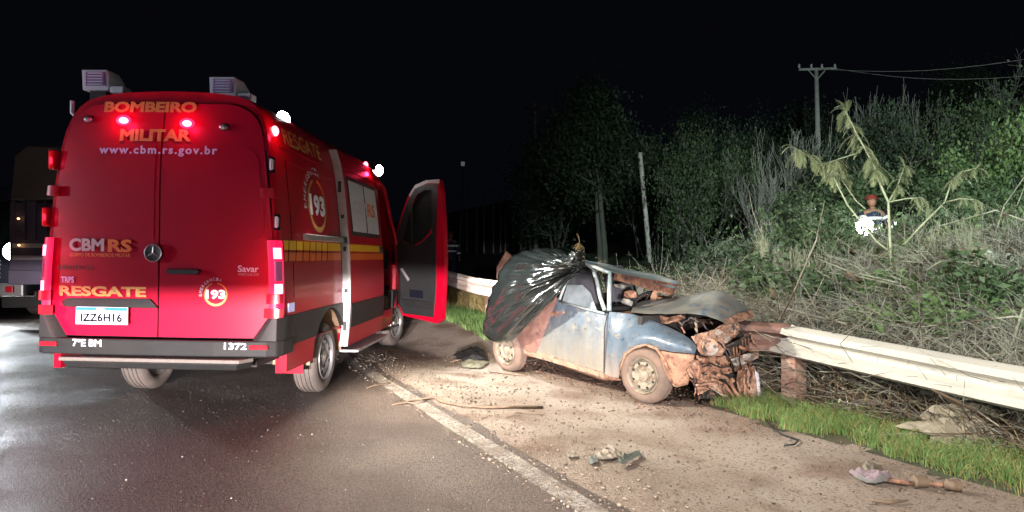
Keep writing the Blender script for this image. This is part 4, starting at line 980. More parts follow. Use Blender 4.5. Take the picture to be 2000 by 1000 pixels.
# black plastic sheet knotted over the rear of the wreck
K = (1128, 524, .12)
Bd = [(1134, 500, .5), (1122, 497, .55), (1108, 492, .6), (1090, 486, .65), (1070, 484, .7), (1045, 484, .7), (1022, 489, .65), (1000, 500, .6), (984, 518, .45), (970, 542, .35), (960, 570, .25), (950, 600, .15), (944, 630, .08), (943, 650, .02), (956, 664, -.03), (975, 670, -.05), (993, 668, -.05), (1004, 664, -.05), (1010, 652, -.04), (1026, 642, -.03), (1046, 622, -.02), (1066, 604, .0), (1086, 580, .02), (1104, 558, .05), (1124, 540, .08), (1133, 532, .1)]
nb, nt_ = 200, 46; BB = resamp(Bd, nb); mb = MB()
for i in range(nb):
    th = i/nb
    for j in range(nt_):
        t = j/(nt_-1); b = BB[i]
        e_ = math.sin(PI*t)**.7
        fold = (1-abs(pnoise(Vector((th*11, t*.9, 1))))*2)*.13+(1-abs(pnoise(Vector((th*30, t*2.2, 6))))*2)*.05
        wav = pnoise(Vector((th*7, t*5.0, 4)))*.10+pnoise(Vector((th*24, t*15, 4)))*.030*min(1, 2*t)+pnoise(Vector((th*60, t*30, 7)))*.012
        y = K[2]+(b[2]-K[2])*t**1.2-e_*(.17+fold)-wav*t**.6
        jx = 5*pnoise(Vector((th*30, 3, 1)))*t; jy = 4*pnoise(Vector((th*30, 9, 1)))*t
        mb.v.append(kp(K[0]+(b[0]-K[0])*t+jx, K[1]+(b[1]-K[1])*t+jy, y))
mb.f = [(i*nt_+j, i*nt_+j+1, (i+1)*nt_+j+1, (i+1)*nt_+j) for i in range(nb-1) for j in range(nt_-1)]
bag = thing('plastic_sheet', 'black plastic sheet draped and knotted over the rear half of the wrecked car', 'plastic sheet', P0, wr.rotation_euler)
sh = mb.build('sheet', M['plastic'], bag, smooth=True, fix=False)
sm = sh.modifiers.new('thickness', 'SOLIDIFY'); sm.thickness = .003
for i in range(7):
    c_ = kp(1126+rr.uniform(-7, 7), 516+rr.uniform(-18, 14), .06+rr.uniform(-.05, .05))
    MB().blob(c_, (.10, .07, .09), i+20, .9, 3, (i, 0, i)).build('knot', M['plastic'], bag, smooth=True)
MB().tube([kp(1134, 494, .2), kp(1137, 489, .2), kp(1131, 500, .15)], [.012, .02, .03], 6).build('loose_corner', M['plastic'], bag)
bc = thing('brown_cloth', 'folded brown cloth poking up behind the black plastic sheet', 'cloth', P0, wr.rotation_euler)
coons([(970, 545, .75), (985, 535, .8), (1000, 520, .85)], [(970, 522, .8), (988, 490, .8), (1000, 500, .9)], 8, 8, M['brownq'], 'cloth_fold', bc, dent=.14, seed=77, th=.01)

# ------------------------------------------------------------------ guardrail
gd = thing('guardrail', 'pale corrugated steel guardrail running along the verge, broken and mud-smeared behind the wreck', 'guardrail', (2.6, 6.45, -.1))
GI = Matrix.Translation((-2.6, -6.45, .1))
prof = [(0, 0), (.025, .012), (.078, .035), (.078, .09), (.005, .13), (.0, .155), (.005, .18), (.078, .22), (.078, .275), (.025, .298), (0, .31)]
def beam(path, tops, nm, mat, lab, jag0=0, jag1=0, bend=0):
    """W-profile swept along a ground path; tops: height of the upper edge; faces the road"""
    P_ = resamp([(x, y, z) for (x, y), z in zip(path, tops)], 40); mb = MB(); m = len(prof)
    for i, (x, y, z) in enumerate(P_):
        a = P_[max(0, i-1)]; b = P_[min(39, i+1)]; d = Vector((b[0]-a[0], b[1]-a[1], 0)).normalized(); nn = Vector((-d.y, d.x, 0))
        if nn.dot(Vector((-N.x, -N.y, 0))) < 0: nn = -nn
        for lay in (0, 1):
            for k, (o_, h) in enumerate(prof):
                jj = d*((jag0*(1-i) if i < 1 else 0)*(.06*math.sin(k*2.3)+.03*k)+(jag1 if i == 39 else 0)*(.05*math.sin(k*1.9)))
                mb.v.append(Vector((x, y, z-.31+h))+nn*(o_-lay*.004)+jj)
    for i in range(39):
        for k in range(m-1):
            a = i*2*m+k; mb.f += [(a, a+1, a+2*m+1, a+2*m), (a+m, a+3*m, a+3*m+1, a+m+1)]
    for i in range(39):
        for k in (0, m-1): a = i*2*m+k; mb.f.append((a, a+2*m, a+3*m, a+m))
    o = mb.build(nm, mat, gd, smooth=True, auto=30); o.data.transform(GI)
    if lab: o['label'] = lab
    return o
beam([(2.60, 6.50), (3.50, 4.46), (3.98, 3.35), (4.6, 1.9), (6.8, -2.6)], [.70, .60, .59, .60, .60], 'rail_beam', M['rail'], 'pale clean beam at the right', jag0=1)
beam([(1.75, 7.3), (2.25, 6.75), (2.72, 6.38), (2.83, 6.25)], [.66, .70, .69, .64], 'rail_beam', M['railmud'], 'brown mud-coated torn beam behind the wreck', jag1=1)
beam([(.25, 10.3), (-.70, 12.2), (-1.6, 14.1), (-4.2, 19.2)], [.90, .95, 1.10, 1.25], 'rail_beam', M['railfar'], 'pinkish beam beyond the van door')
def post(x, y, zt, w_=.17, sink=.35):
    o = MB().box((x-2.6, y-6.45, (zt+ground(x, y)-sink)/2+.1), (w_, w_, zt-ground(x, y)+sink), (0, 0, math.atan2(T.y, T.x))).build('post', M['concrete'], gd, bevel=.012); return o
pc = at_depth(1549, 750, 6.25); post(pc.x+.04, pc.y+.08, .42)
for x, y, z in ((-.50, 12.0, .8), (-2.3, 15.5, 1.0), (4.62, 2.1, .5), (1.65, 7.9, .5)): post(x+N.x*.12, y+N.y*.12, z)
for px, py in ((1715, 700), (1826, 720), (1957, 743), (1608, 684)):
    d = ray(px, py); best = None
    # the beam's mid valley
    for q in range(200):
        Y = 3.2+q*.02; p = d*Y+Vector((0, 0, CH)); xl = 2.60+(6.50-Y)*.441
        if best is None or abs(p.x-xl) < best[0]: best = (abs(p.x-xl), p)
    p = best[1]-Vector((2.6, 6.45, -.1)); nn = Vector((-N.x, -N.y, 0))
    MB().box(p-nn*.006+Vector((0, 0, 0)), (.022, .05, .018), (0, 0, math.atan2(-2.04, .9)-PI/2)).build('bolt_slot', M['ink'], gd)

# ------------------------------------------------------------------ vegetation helpers
def seg_mesh(name, segs, mat, parent=None, k=3):
    """segs: array rows x0 y0 z0 x1 y1 z1 r0 r1 -> open prisms"""
    S = np.asarray(segs, float); a, b = S[:, :3], S[:, 3:6]; d = b-a; L_ = np.linalg.norm(d, axis=1, keepdims=True)+1e-9; d = d/L_
    ref = np.where(np.abs(d[:, 2:3]) > .9, [[1., 0, 0]], [[0, 0, 1.]]); u = np.cross(d, ref); u /= np.linalg.norm(u, axis=1, keepdims=True)+1e-9; v = np.cross(d, u)
    V = []; n = len(S)
    for e, (p, r) in enumerate(((a, S[:, 6:7]), (b, S[:, 7:8]))):
        for j in range(k):
            t = 2*PI*j/k; V.append(p+(u*math.cos(t)+v*math.sin(t))*r)
    V = np.stack(V, 1).reshape(-1, 3)
    base = np.arange(n)[:, None]*2*k; F_ = np.concatenate([base+np.array([[j, (j+1) % k, k+(j+1) % k, k+j]]) for j in range(k)], 0)
    return np_mesh(name, V, F_, mat, parent)
def leaf_mesh(name, C_, size, mat, parent=None, asp=.5, up=.3, rg=rng):
    """one bent diamond per leaf centre"""
    C_ = np.asarray(C_, float); n = len(C_); d = rg.normal(size=(n, 3)); d[:, 2] += up*rg.normal(size=n)-.2; d /= np.linalg.norm(d, axis=1, keepdims=True)
    e = np.cross(d, rg.normal(size=(n, 3))); e /= np.linalg.norm(e, axis=1, keepdims=True)
    s = (size*rg.uniform(.5, 1.3, (n, 1)))
    V = np.stack([C_-d*s, C_+e*s*asp, C_+d*s, C_-e*s*asp], 1).reshape(-1, 3)
    return np_mesh(name, V, np.arange(4*n).reshape(n, 4), mat, parent)
def grow(rg, p, d, L_, r, depth, segs, tips, spread=.6, up=.15, kids=3, bend=.15, shrink=.68, minr=.004):
    n = 4; q = p.copy()
    for i in range(n):
        d = d+rg.normal(size=3)*bend; d[2] += up*.3; d /= np.linalg.norm(d)
        q2 = q+d*L_/n; r2 = max(minr, r*(1-.12)); segs.append([*q, *q2, r, r2]); q, r = q2, r2
        if depth > 0 and i >= 1 and rg.random() < .75:
            dd = d+rg.normal(size=3)*spread; dd[2] += up; dd /= np.linalg.norm(dd)
            grow(rg, q, dd, L_*shrink*rg.uniform(.6, 1.05), max(minr, r*.55), depth-1, segs, tips, spread, up, kids, bend, shrink, minr)
    if depth > 0:
        for _ in range(kids-1):
            dd = d+rg.normal(size=3)*spread*.8; dd[2] += up; dd /= np.linalg.norm(dd)
            grow(rg, q, dd, L_*shrink*rg.uniform(.7, 1.05), max(minr, r*.7), depth-1, segs, tips, spread, up, kids, bend, shrink, minr)
    else: tips.append(q)
def proto(style, seed, mat):
    """unit-height plants: trunk and crown meshes"""
    rg = np.random.default_rng(seed); segs, tips = [], []
    if style == 'tall':
        for b in range(2): grow(rg, np.array([.03*b, 0, 0]), np.array([.06*b-.03, 0, 1.]), .42, .022, 4, segs, tips, .75, .12, 3, .06, .66, .0015)
    elif style == 'round':
        for b in range(6): grow(rg, np.array([rg.uniform(-.05, .05), rg.uniform(-.05, .05), 0]), np.array([rg.normal()*.5, rg.normal()*.5, 1.]), .33, .014, 3, segs, tips, .8, .2, 3, .12, .7, .0015)
    elif style == 'bare':
        for b in range(13): grow(rg, np.array([rg.uniform(-.08, .08), rg.uniform(-.08, .08), 0]), np.array([rg.normal()*.38, rg.normal()*.38, 1.]), .42, .008, 3, segs, tips, .34, .30, 2, .07, .62, .0011)
    elif style == 'scrub':
        for b in range(16): grow(rg, np.array([rg.uniform(-.25, .25), rg.uniform(-.25, .25), 0]), np.array([rg.normal()*.6, rg.normal()*.6, .8]), .40, .007, 3, segs, tips, .6, .05, 2, .2, .65, .0015)
    S = np.array(segs); hz_ = max(S[:, 5].max(), .01); S[:, :6] /= hz_; S[:, 6:] /= hz_; tips = np.array(tips)/hz_
    return S, tips
PR = {}
def get_proto(style, seed):
    if (style, seed) not in PR: PR[(style, seed)] = proto(style, seed, None)
    return PR[(style, seed)]
MESHC = {}
def plant(name, lab, cat, base, h, style, seed, stemmat, leafmat=None, nleaf=9000, lsize=.10, wid=1.0, group=None, spin=0, spread=.09):
    S, tips = get_proto(style, seed); root = thing(name, lab, cat, base, (0, 0, spin), group)
    key = (style, seed, stemmat, leafmat, nleaf, lsize)
    if key in MESHC:
        for nm, me in MESHC[key]:
            o = bpy.data.objects.new(nm, me); COL.objects.link(o); o.parent = root; o.scale = (h*wid, h*wid, h)
        return root
    a = seg_mesh('trunk' if style in ('tall', 'round') else 'stems', S, M[stemmat], root); a.scale = (h*wid, h*wid, h); lst = [(a.name.split('.')[0], a.data)]
    if leafmat:
        rg = np.random.default_rng(seed+50); idx = rg.integers(0, len(tips), nleaf); C_ = tips[idx]+rg.normal(size=(nleaf, 3))*spread*rg.uniform(.4, 1, (nleaf, 1))
        keep = C_[:, 2] > .03; C_ = C_[keep]
        b = leaf_mesh('crown', C_, lsize/h, M[leafmat], root, rg=rg); b.scale = (h*wid, h*wid, h); lst.append(('crown', b.data))
    MESHC[key] = lst
    return root
def gbase(px, Y):
    p = at_depth(px, 500, Y); return Vector((p.x, Y, ground(p.x, Y)-.05))
def ht(base, ytop): return CH+(500-ytop)/F*base.y-base.z
def put(px, Y, ytop, *a, **k):
    b = gbase(px, Y); return plant(a[0], a[1], a[2], b, max(.3, ht(b, ytop)), *a[3:], **k)
TG = 'trees and bushes on the dark slope'
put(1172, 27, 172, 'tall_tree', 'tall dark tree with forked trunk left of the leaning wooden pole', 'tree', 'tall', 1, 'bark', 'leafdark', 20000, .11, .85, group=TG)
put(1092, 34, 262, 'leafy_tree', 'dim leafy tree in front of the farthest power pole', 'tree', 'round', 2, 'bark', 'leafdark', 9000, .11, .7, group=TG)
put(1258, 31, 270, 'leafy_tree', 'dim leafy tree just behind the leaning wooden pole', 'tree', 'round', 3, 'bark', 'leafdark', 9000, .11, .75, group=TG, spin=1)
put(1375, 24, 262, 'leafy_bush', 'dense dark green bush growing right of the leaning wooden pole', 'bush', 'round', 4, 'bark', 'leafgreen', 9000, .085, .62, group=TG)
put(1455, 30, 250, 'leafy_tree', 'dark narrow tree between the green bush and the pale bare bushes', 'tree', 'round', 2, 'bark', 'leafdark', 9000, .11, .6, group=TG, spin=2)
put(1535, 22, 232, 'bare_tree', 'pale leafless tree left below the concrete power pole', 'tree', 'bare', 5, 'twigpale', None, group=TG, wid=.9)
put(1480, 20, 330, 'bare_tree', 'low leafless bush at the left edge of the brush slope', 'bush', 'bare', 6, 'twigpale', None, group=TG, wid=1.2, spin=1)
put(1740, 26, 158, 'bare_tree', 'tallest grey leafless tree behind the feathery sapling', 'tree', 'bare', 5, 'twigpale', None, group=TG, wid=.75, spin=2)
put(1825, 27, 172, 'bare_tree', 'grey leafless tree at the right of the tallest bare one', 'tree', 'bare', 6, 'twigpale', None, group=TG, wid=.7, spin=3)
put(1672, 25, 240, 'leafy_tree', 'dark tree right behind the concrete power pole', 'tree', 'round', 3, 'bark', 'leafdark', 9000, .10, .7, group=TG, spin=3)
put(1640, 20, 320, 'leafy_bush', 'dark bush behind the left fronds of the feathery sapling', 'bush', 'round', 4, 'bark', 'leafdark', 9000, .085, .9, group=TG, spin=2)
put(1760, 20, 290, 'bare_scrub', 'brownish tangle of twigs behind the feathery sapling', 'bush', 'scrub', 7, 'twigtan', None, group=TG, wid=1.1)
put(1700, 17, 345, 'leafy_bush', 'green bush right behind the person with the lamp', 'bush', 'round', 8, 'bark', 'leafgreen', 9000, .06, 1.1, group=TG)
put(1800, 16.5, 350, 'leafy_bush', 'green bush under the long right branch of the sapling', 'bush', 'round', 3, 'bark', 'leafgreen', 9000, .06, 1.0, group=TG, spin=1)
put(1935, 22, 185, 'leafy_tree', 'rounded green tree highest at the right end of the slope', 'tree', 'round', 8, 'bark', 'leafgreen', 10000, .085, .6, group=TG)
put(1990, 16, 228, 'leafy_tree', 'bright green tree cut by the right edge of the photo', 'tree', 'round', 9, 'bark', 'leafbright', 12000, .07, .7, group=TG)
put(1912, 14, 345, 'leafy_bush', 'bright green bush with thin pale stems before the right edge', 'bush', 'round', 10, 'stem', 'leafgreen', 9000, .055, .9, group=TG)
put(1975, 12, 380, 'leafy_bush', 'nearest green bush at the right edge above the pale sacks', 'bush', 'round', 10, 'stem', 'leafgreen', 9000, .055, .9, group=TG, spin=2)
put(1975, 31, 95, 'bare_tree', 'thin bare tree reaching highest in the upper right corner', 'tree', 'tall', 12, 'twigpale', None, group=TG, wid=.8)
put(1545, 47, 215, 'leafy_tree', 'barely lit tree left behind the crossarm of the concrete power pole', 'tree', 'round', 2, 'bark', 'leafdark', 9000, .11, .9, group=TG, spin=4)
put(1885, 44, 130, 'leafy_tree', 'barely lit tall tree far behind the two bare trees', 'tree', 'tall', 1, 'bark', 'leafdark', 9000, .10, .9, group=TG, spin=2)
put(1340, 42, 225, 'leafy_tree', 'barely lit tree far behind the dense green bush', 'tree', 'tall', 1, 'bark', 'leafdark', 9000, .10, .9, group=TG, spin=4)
for i, (px, Y, yt, lab) in enumerate(((1868, 9.5, 395, 'thin bare sapling rising left of the pale sacks'), (1925, 8.6, 440, 'thin bare sapling right before the pale sacks'), (1500, 11, 430, 'small bare shrub beside the short grey fence stake'), (1570, 10.5, 455, 'small bare shrub at the dark foot of the slope'), (1820, 10, 430, 'thin bare sapling under the long branch'))):
    put(px, Y, yt, 'bare_sapling', lab, 'sapling', 'bare', 11, 'stem', None, wid=.7, spin=i, group='bare saplings in the brush')
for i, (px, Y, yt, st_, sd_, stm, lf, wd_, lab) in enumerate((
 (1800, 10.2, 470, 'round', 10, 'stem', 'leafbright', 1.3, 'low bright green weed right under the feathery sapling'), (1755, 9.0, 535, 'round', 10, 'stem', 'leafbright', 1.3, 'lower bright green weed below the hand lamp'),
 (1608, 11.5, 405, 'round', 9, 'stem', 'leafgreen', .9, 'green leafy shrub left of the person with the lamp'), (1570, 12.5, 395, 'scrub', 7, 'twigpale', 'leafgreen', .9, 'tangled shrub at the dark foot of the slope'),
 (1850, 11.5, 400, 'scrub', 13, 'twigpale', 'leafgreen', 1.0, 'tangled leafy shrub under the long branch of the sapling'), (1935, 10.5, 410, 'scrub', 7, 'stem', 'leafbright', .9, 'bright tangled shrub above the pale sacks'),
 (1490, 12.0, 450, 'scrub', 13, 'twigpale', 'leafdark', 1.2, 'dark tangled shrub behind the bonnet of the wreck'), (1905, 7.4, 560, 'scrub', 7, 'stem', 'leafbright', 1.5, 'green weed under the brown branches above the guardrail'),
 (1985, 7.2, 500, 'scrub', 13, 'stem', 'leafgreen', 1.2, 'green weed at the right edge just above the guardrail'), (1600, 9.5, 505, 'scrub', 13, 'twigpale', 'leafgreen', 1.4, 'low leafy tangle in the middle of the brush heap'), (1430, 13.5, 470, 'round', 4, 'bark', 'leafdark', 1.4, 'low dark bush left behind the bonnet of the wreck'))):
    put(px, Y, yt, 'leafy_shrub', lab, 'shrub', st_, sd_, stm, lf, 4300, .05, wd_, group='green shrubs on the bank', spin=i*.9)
# a far wood that reads as one mass
rg = np.random.default_rng(99); C_ = []
for _ in range(26000):
    px = rg.uniform(1420, 2150); Y = rg.uniform(46, 66); p = at_depth(px, 500, Y); zt = ground(p.x, Y)
    h = (2.5+5*pnoise(Vector((px*.012, Y*.1, 2)))+3)*rg.random()**.6; C_.append((p.x, Y, zt+h))
kind(leaf_mesh('far_wood', C_, .22, M['leafdark'], rg=rg), 'stuff')

# feathery sapling with drooping fronds, traced stems at one distance but leaning in depth
fe = thing('feathery_sapling', 'pale stemmed sapling with drooping feathery fronds over the brush', 'sapling', gbase(1738, 9.8))
FI = -fe.location
stems = [([(1741, 520), (1738, 465), (1735, 395), (1715, 350), (1700, 310), (1675, 265), (1650, 215)], .022, 0, .0),
 ([(1735, 395), (1750, 370), (1762, 338), (1766, 325)], .012, 0, .3), ([(1735, 395), (1770, 388), (1800, 386), (1812, 400)], .012, 0, -.3),
 ([(1736, 490), (1712, 472), (1655, 400), (1630, 350), (1590, 310), (1550, 288)], .016, 0, .4), ([(1690, 408), (1672, 392), (1650, 360), (1632, 330)], .010, .2, .5),
 ([(1765, 478), (1800, 440), (1845, 395), (1858, 355), (1880, 335), (1908, 328)], .016, .1, -.4), ([(1845, 395), (1875, 388), (1905, 390)], .010, -.2, -.4), ([(1672, 300), (1640, 310), (1615, 318)], .008, 0, .2)]
rg = np.random.default_rng(5); fr_s, fr_l = [], []
def frond(p, d, L_):
    q = np.array(p); d = np.array(d, float); d /= np.linalg.norm(d); side = np.cross(d, [0, 0, 1.]); side /= np.linalg.norm(side)+1e-9
    for i in range(9):
        d2 = d.copy(); d2[2] -= .22; d2 /= np.linalg.norm(d2); q2 = q+d2*L_/9; fr_s.append([*q, *q2, .0025, .002])
        for sd in (1, -1):
            w_ = L_*.17*math.sin(PI*(i+1.2)/11); b = side*sd+d2*.35-np.array([0, 0, .35]); b /= np.linalg.norm(b)
            n_ = d2*.0040*L_/.25; fr_l.append([q-n_, q+b*w_-n_*.4, q+b*w_+n_*.4, q+n_])
            q3 = (q+q2)/2; fr_l.append([q3-n_, q3+b*w_-n_*.4, q3+b*w_+n_*.4, q3+n_])
        q, d = q2, d2
for k_, (pt, r_, y0, dy) in enumerate(stems):
    n_ = len(pt); P_ = [at_depth(a, b, 9.8+y0+dy*i/n_)+FI for i, (a, b) in enumerate(pt)]
    MB().tube(P_, [r_*(1-.65*i/n_) for i in range(n_)], 6).build('stem', M['stem'], fe, smooth=True)
    # fronds on the outer part
    P_ = [np.array(p) for p in P_]; st0 = max(1, n_-3) if k_ not in (0, 3) else n_-4
    dens = {0: 20, 3: 20, 4: 20, 5: 13, 6: 13, 1: 7, 2: 7, 7: 15}[k_]
    for i in range(st0, n_-1):
        for q in range(dens):
            t = rg.random(); p = P_[i]*(1-t)+P_[i+1]*t; d = rg.normal(size=3); d[2] = abs(d[2])*.3-.15
            wp_ = Vector(p)-FI; sx_, sy_ = 1000+F*wp_.x/wp_.y, 500-F*(wp_.z-CH)/wp_.y
            if abs(sx_-1689) < 60 and 350 < sy_ < 490: continue
            frond(p, d, rg.uniform(.18, .40)*(1 if k_ in (0, 3, 4, 7) else .75))
    for q in range(4): frond(P_[-1], P_[-1]-P_[-2]+rg.normal(size=3)*.1, .22)
seg_mesh('frond_rib', fr_s, M['stem'], fe)
V = np.array(fr_l).reshape(-1, 3); lo = np_mesh('fronds', V, np.arange(len(V)).reshape(-1, 4), M['leafpale'], fe)

# ------------------------------------------------------------------ brush heap on the bank
def bank_points(n, rg, u0, u1, s0, s1):
    out = []
    while len(out) < n:
        u, s = rg.uniform(u0, u1), rg.uniform(s0, s1); x, y = xy(u, s)
        if y < .5 or abs(x/y) > .95: continue
        out.append((x, y, ground(x, y)))
    return np.array(out)
def twigs(name, n, rg, region, L0, L1, r, mat, lift=.35, vert=.4, bow=.25):
    P_ = bank_points(n, rg, *region); d = rg.normal(size=(n, 3)); d[:, 2] = np.abs(d[:, 2])*vert+.02; d /= np.linalg.norm(d, axis=1, keepdims=True)
    L_ = rg.uniform(L0, L1, (n, 1)); P_[:, 2] += rg.uniform(0, 1, n)**1.6*lift; rad = r*rg.uniform(.5, 1.6, (n, 1)); b = rg.normal(size=(n, 3))*bow*L_
    m1 = P_+d*L_*.35+b*.35; m2 = P_+d*L_*.7+b*.4; e = P_+d*L_
    return kind(seg_mesh(name, np.concatenate([np.hstack([P_, m1, rad, rad*.85]), np.hstack([m1, m2, rad*.85, rad*.6]), np.hstack([m2, e, rad*.6, rad*.3])]), M[mat]), 'stuff')
rg = np.random.default_rng(21)
twigs('dry_brush', 19000, rg, (3.5, 12.5, -3.5, 5.6), .25, .95, .0045, 'twigtan', .60, .35)
twigs('grey_brush', 22000, rg, (3.4, 12.5, -3.5, 6.4), .2, .8, .0045, 'twig', .62, .5)
twigs('dead_branches', 340, rg, (3.7, 11, -3, 5.5), .7, 1.9, .011, 'twigtan', .55, .35)
twigs('dark_litter', 16000, rg, (3.3, 9.0, -3.5, 5.5), .12, .5, .0045, 'stick', .25, .5)  # dark twigs thickened to put shaded gaps into the brush
twigs('upright_stalks', 900, rg, (4.6, 13, -3, 8), .5, 1.3, .0035, 'twigpale', .1, 2.5, .1)
def leafpatch(name, n, region, size, mat, zmax, rg, clump=.0, thr=-.05, sc=1.1):
    P_ = bank_points(n, rg, *region); keep = np.array([pnoise(Vector((p[0]*sc, p[1]*sc, clump))) > thr for p in P_]); P_ = P_[keep]; P_[:, 2] += rg.uniform(0, 1, len(P_))**1.3*zmax
    return kind(leaf_mesh(name, P_, size, M[mat], rg=rg, asp=.35), 'stuff')
leafpatch('green_undergrowth', 90000, (4.6, 14, -3.5, 9), .035, 'leafgreen', .55, rg, 3.3, .08)
leafpatch('bright_undergrowth', 50000, (5.2, 13, -3.5, 6), .035, 'leafbright', .6, rg, 9.1, .16)
leafpatch('dead_leaves', 42000, (3.4, 12.5, -3.5, 6.5), .024, 'twigtan', .35, rg, 5.5, -.1)
leafpatch('dark_weeds', 60000, (3.9, 12, -3.5, 8), .035, 'leafdark', .4, rg, 7.5, -.02)
leafpatch('field_weeds', 40000, (4.0, 22, 8, 30), .05, 'leafdark', .12, rg, 7.5, .05, .5)
# grass
def grass(name, n, region, h0, h1, mat, rg, wd=.0035, ed=None, lean=.35):
    P_ = []
    while len(P_) < n:
        u, s = rg.uniform(region[0], region[1]), rg.uniform(region[2], region[3])
        if ed and u < ed(s): continue
        x, y = xy(u, s)
        if pnoise(Vector((x*4, y*4, 1)))+rg.normal()*.25 < -.12+.5*max(0, 1-(u-ed(s))/.25 if ed else 0)-.1: continue
        P_.append((x, y, ground(x, y)-.01))
    P_ = np.array(P_); n = len(P_); h = rg.uniform(h0, h1, (n, 1))*(.7+.5*rg.random((n, 1))); a = rg.uniform(0, 2*PI, n); sd = np.stack([np.cos(a), np.sin(a), 0*a], 1)*wd*rg.uniform(.7, 1.5, (n, 1))
    ln_ = rg.normal(size=(n, 3))*lean; ln_[:, 2] = 0; up = np.array([[0, 0, 1.]])
    m = P_+up*h*.55+ln_*h*.3; t = P_+up*h*.92+ln_*h
    V = np.stack([P_-sd, P_+sd, m+sd*.8, m-sd*.8, t+sd*.1, t-sd*.1], 1).reshape(-1, 3); b = np.arange(n)[:, None]*6
    return kind(np_mesh(name, V, np.concatenate([b+[[0, 1, 2, 3]], b+[[3, 2, 4, 5]]]), M[mat]), 'stuff')
eg_ = lambda s: 2.62+.18*pnoise(Vector((s*1.3, 4, 0)))+.12*pnoise(Vector((s*5, 4, 0)))-.10*max(0, min(1, -s))
grass('verge_grass', 46000, (2.3, 3.75, -3.2, 1.85), .04, .15, 'grass', rg, .003, eg_)
grass('far_verge_grass', 16000, (2.35, 4.2, 6.5, 14), .06, .16, 'grass', rg, .005)
grass('dry_tufts', 9000, (3.25, 4.8, 7.5, 13.5), .2, .62, 'drygrass', rg, .005, lean=.6)
grass('dry_bank_grass', 9000, (3.3, 11, -3, 9), .15, .5, 'drygrass', rg, .003, lean=.5)
grass('dry_verge_blades', 15000, (2.3, 3.75, -3.2, 1.9), .05, .15, 'drygrass', rg, .0025, eg_, .6)

# ------------------------------------------------------------------ poles, stakes
def pole(base, tp, r0, r1, nm, lab, mat, cat='pole', group=None, part='shaft'):
    t = thing(nm, lab, cat, base, group=group); MB().tube([Vector((0, 0, -.3)), tp-Vector(base)], [r0, r1], 10).build(part, mat, t, smooth=True); return t
b = gbase(1271, 26)
M['woodpale'] = mix_layers('pale_weathered_pole', [(.50, .50, .48), ((.66, .66, .64), 8, .4, .6, 8)], .8, ())
pole(b, at_depth(1250, 298, b.y-.3), .10, .085, 'leaning_pole', 'bare weathered wooden pole leaning left in the dark field', M['woodpale'])
M['conc2'] = mix_layers('grey_concrete_pole', [(.50, .52, .52), ((.60, .62, .61), 3, .4, .6, 5)], .8, ())
b = gbase(1603, 40); up_ = thing('power_pole', 'grey concrete power pole with crossarm and insulators above the bushes', 'power pole', b)
tpp = at_depth(1594, 133, 40)-b
MB().tube([Vector((0, 0, -.3)), tpp], [.20, .12], 10).build('shaft', M['conc2'], up_, smooth=True)
MB().box(tpp+Vector((.03, -.12, -.1)), (2.3, .1, .13), (0, -.03, 0)).build('crossarm', M['conc2'], up_)
for sx in (-1, 1): MB().tube([tpp+Vector((sx*.55, -.1, -.12)), tpp+Vector((0, -.1, -.75))], .035, 5).build('brace', M['conc2'], up_)
for sx in (-1.1, -.35, .3, 1.1): MB().lathe([(0, .05), (.08, .08), (.14, .05), (.2, .07), (.26, .02)], tpp+Vector((sx, -.12, -.03)), (0, 0, 1), 8).build('insulator', M['pale'], up_)
b = gbase(1046, 62); u2 = thing('power_pole', 'faint far power pole with a short crossarm beyond the dim tree', 'power pole', b); t2 = at_depth(1045, 200, 62)-b
MB().tube([Vector((0, 0, -.3)), t2], [.2, .13], 8).build('shaft', M['conc2'], u2, smooth=True); MB().box(t2+Vector((0, -.1, -.6)), (2.1, .1, .35)).build('crossarm', M['wood'], u2)
for dz, k_ in ((0, 0), (-.1, 1)):
    tt = thing('power_line', ['thin upper wire running right from the concrete power pole', 'thin lower wire running right from the concrete power pole'][k_], 'wire', (b.x, b.y, 0))
    A_ = at_depth(1594+k_*36, 134, 40); B_ = at_depth(2100, 100+k_*40, 30)
    MB().tube([A_.lerp(B_, i/10)+Vector((0, 0, -.5*math.sin(PI*i/10)))-tt.location for i in range(11)], .012, 4).build('wire', M['conc2'], tt)
stk = [(1285, 400, 432, 29), (1325, 412, 440, 28), (1487, 418, 455, 19), (1372, 420, 450, 25)]
for i, (px, y0, y1, Y) in enumerate(stk):
    b = gbase(px, Y); pole(b, at_depth(px, y0, Y), .045, .04, 'fence_stake', ['grey stake under the green bush, first right of the leaning pole', 'grey stake at the dark foot of the green bush', 'pale stake at the left end of the brush heap', 'grey stake under the right side of the green bush'][i], M['wood'], 'stake', 'old fence stakes', 'stake_post')
for i in range(11):
    px = 900+i*15+random.uniform(-4, 4); b = gbase(px, 62); q = pole(b, Vector((b.x, b.y, CH+(500-random.uniform(366, 376))/F*62)), .07, .06, 'fence_post', ['first', 'second', 'third', 'fourth', 'fifth', 'sixth', 'seventh', 'eighth', 'ninth', 'tenth', 'eleventh'][i]+' thin dim post from the left in the far field fence', M['wood'], 'fence post', 'posts of the far field fence', 'stake_post')
tr_ = [at_ground(905+i*13.5, 407-i*.6) for i in range(11)]
mb = MB()
for p in tr_: mb.v += [(p.x, p.y-1.2, ground(p.x, p.y-1.2)+.03), (p.x, p.y+2.5, ground(p.x, p.y+2.5)+.03)]
mb.f = [(2*i, 2*i+2, 2*i+3, 2*i+1) for i in range(10)]; kind(mb.build('track', M['shoulder'], smooth=True), 'structure')  # pale sheet standing in for a light patch on the grassy bank
lp = thing('street_lamp', 'tiny dim lamp on a thin post in the black distance right of the van door', 'lamp', gbase(905, 90)); tl = at_depth(904, 320, 90)-lp.location
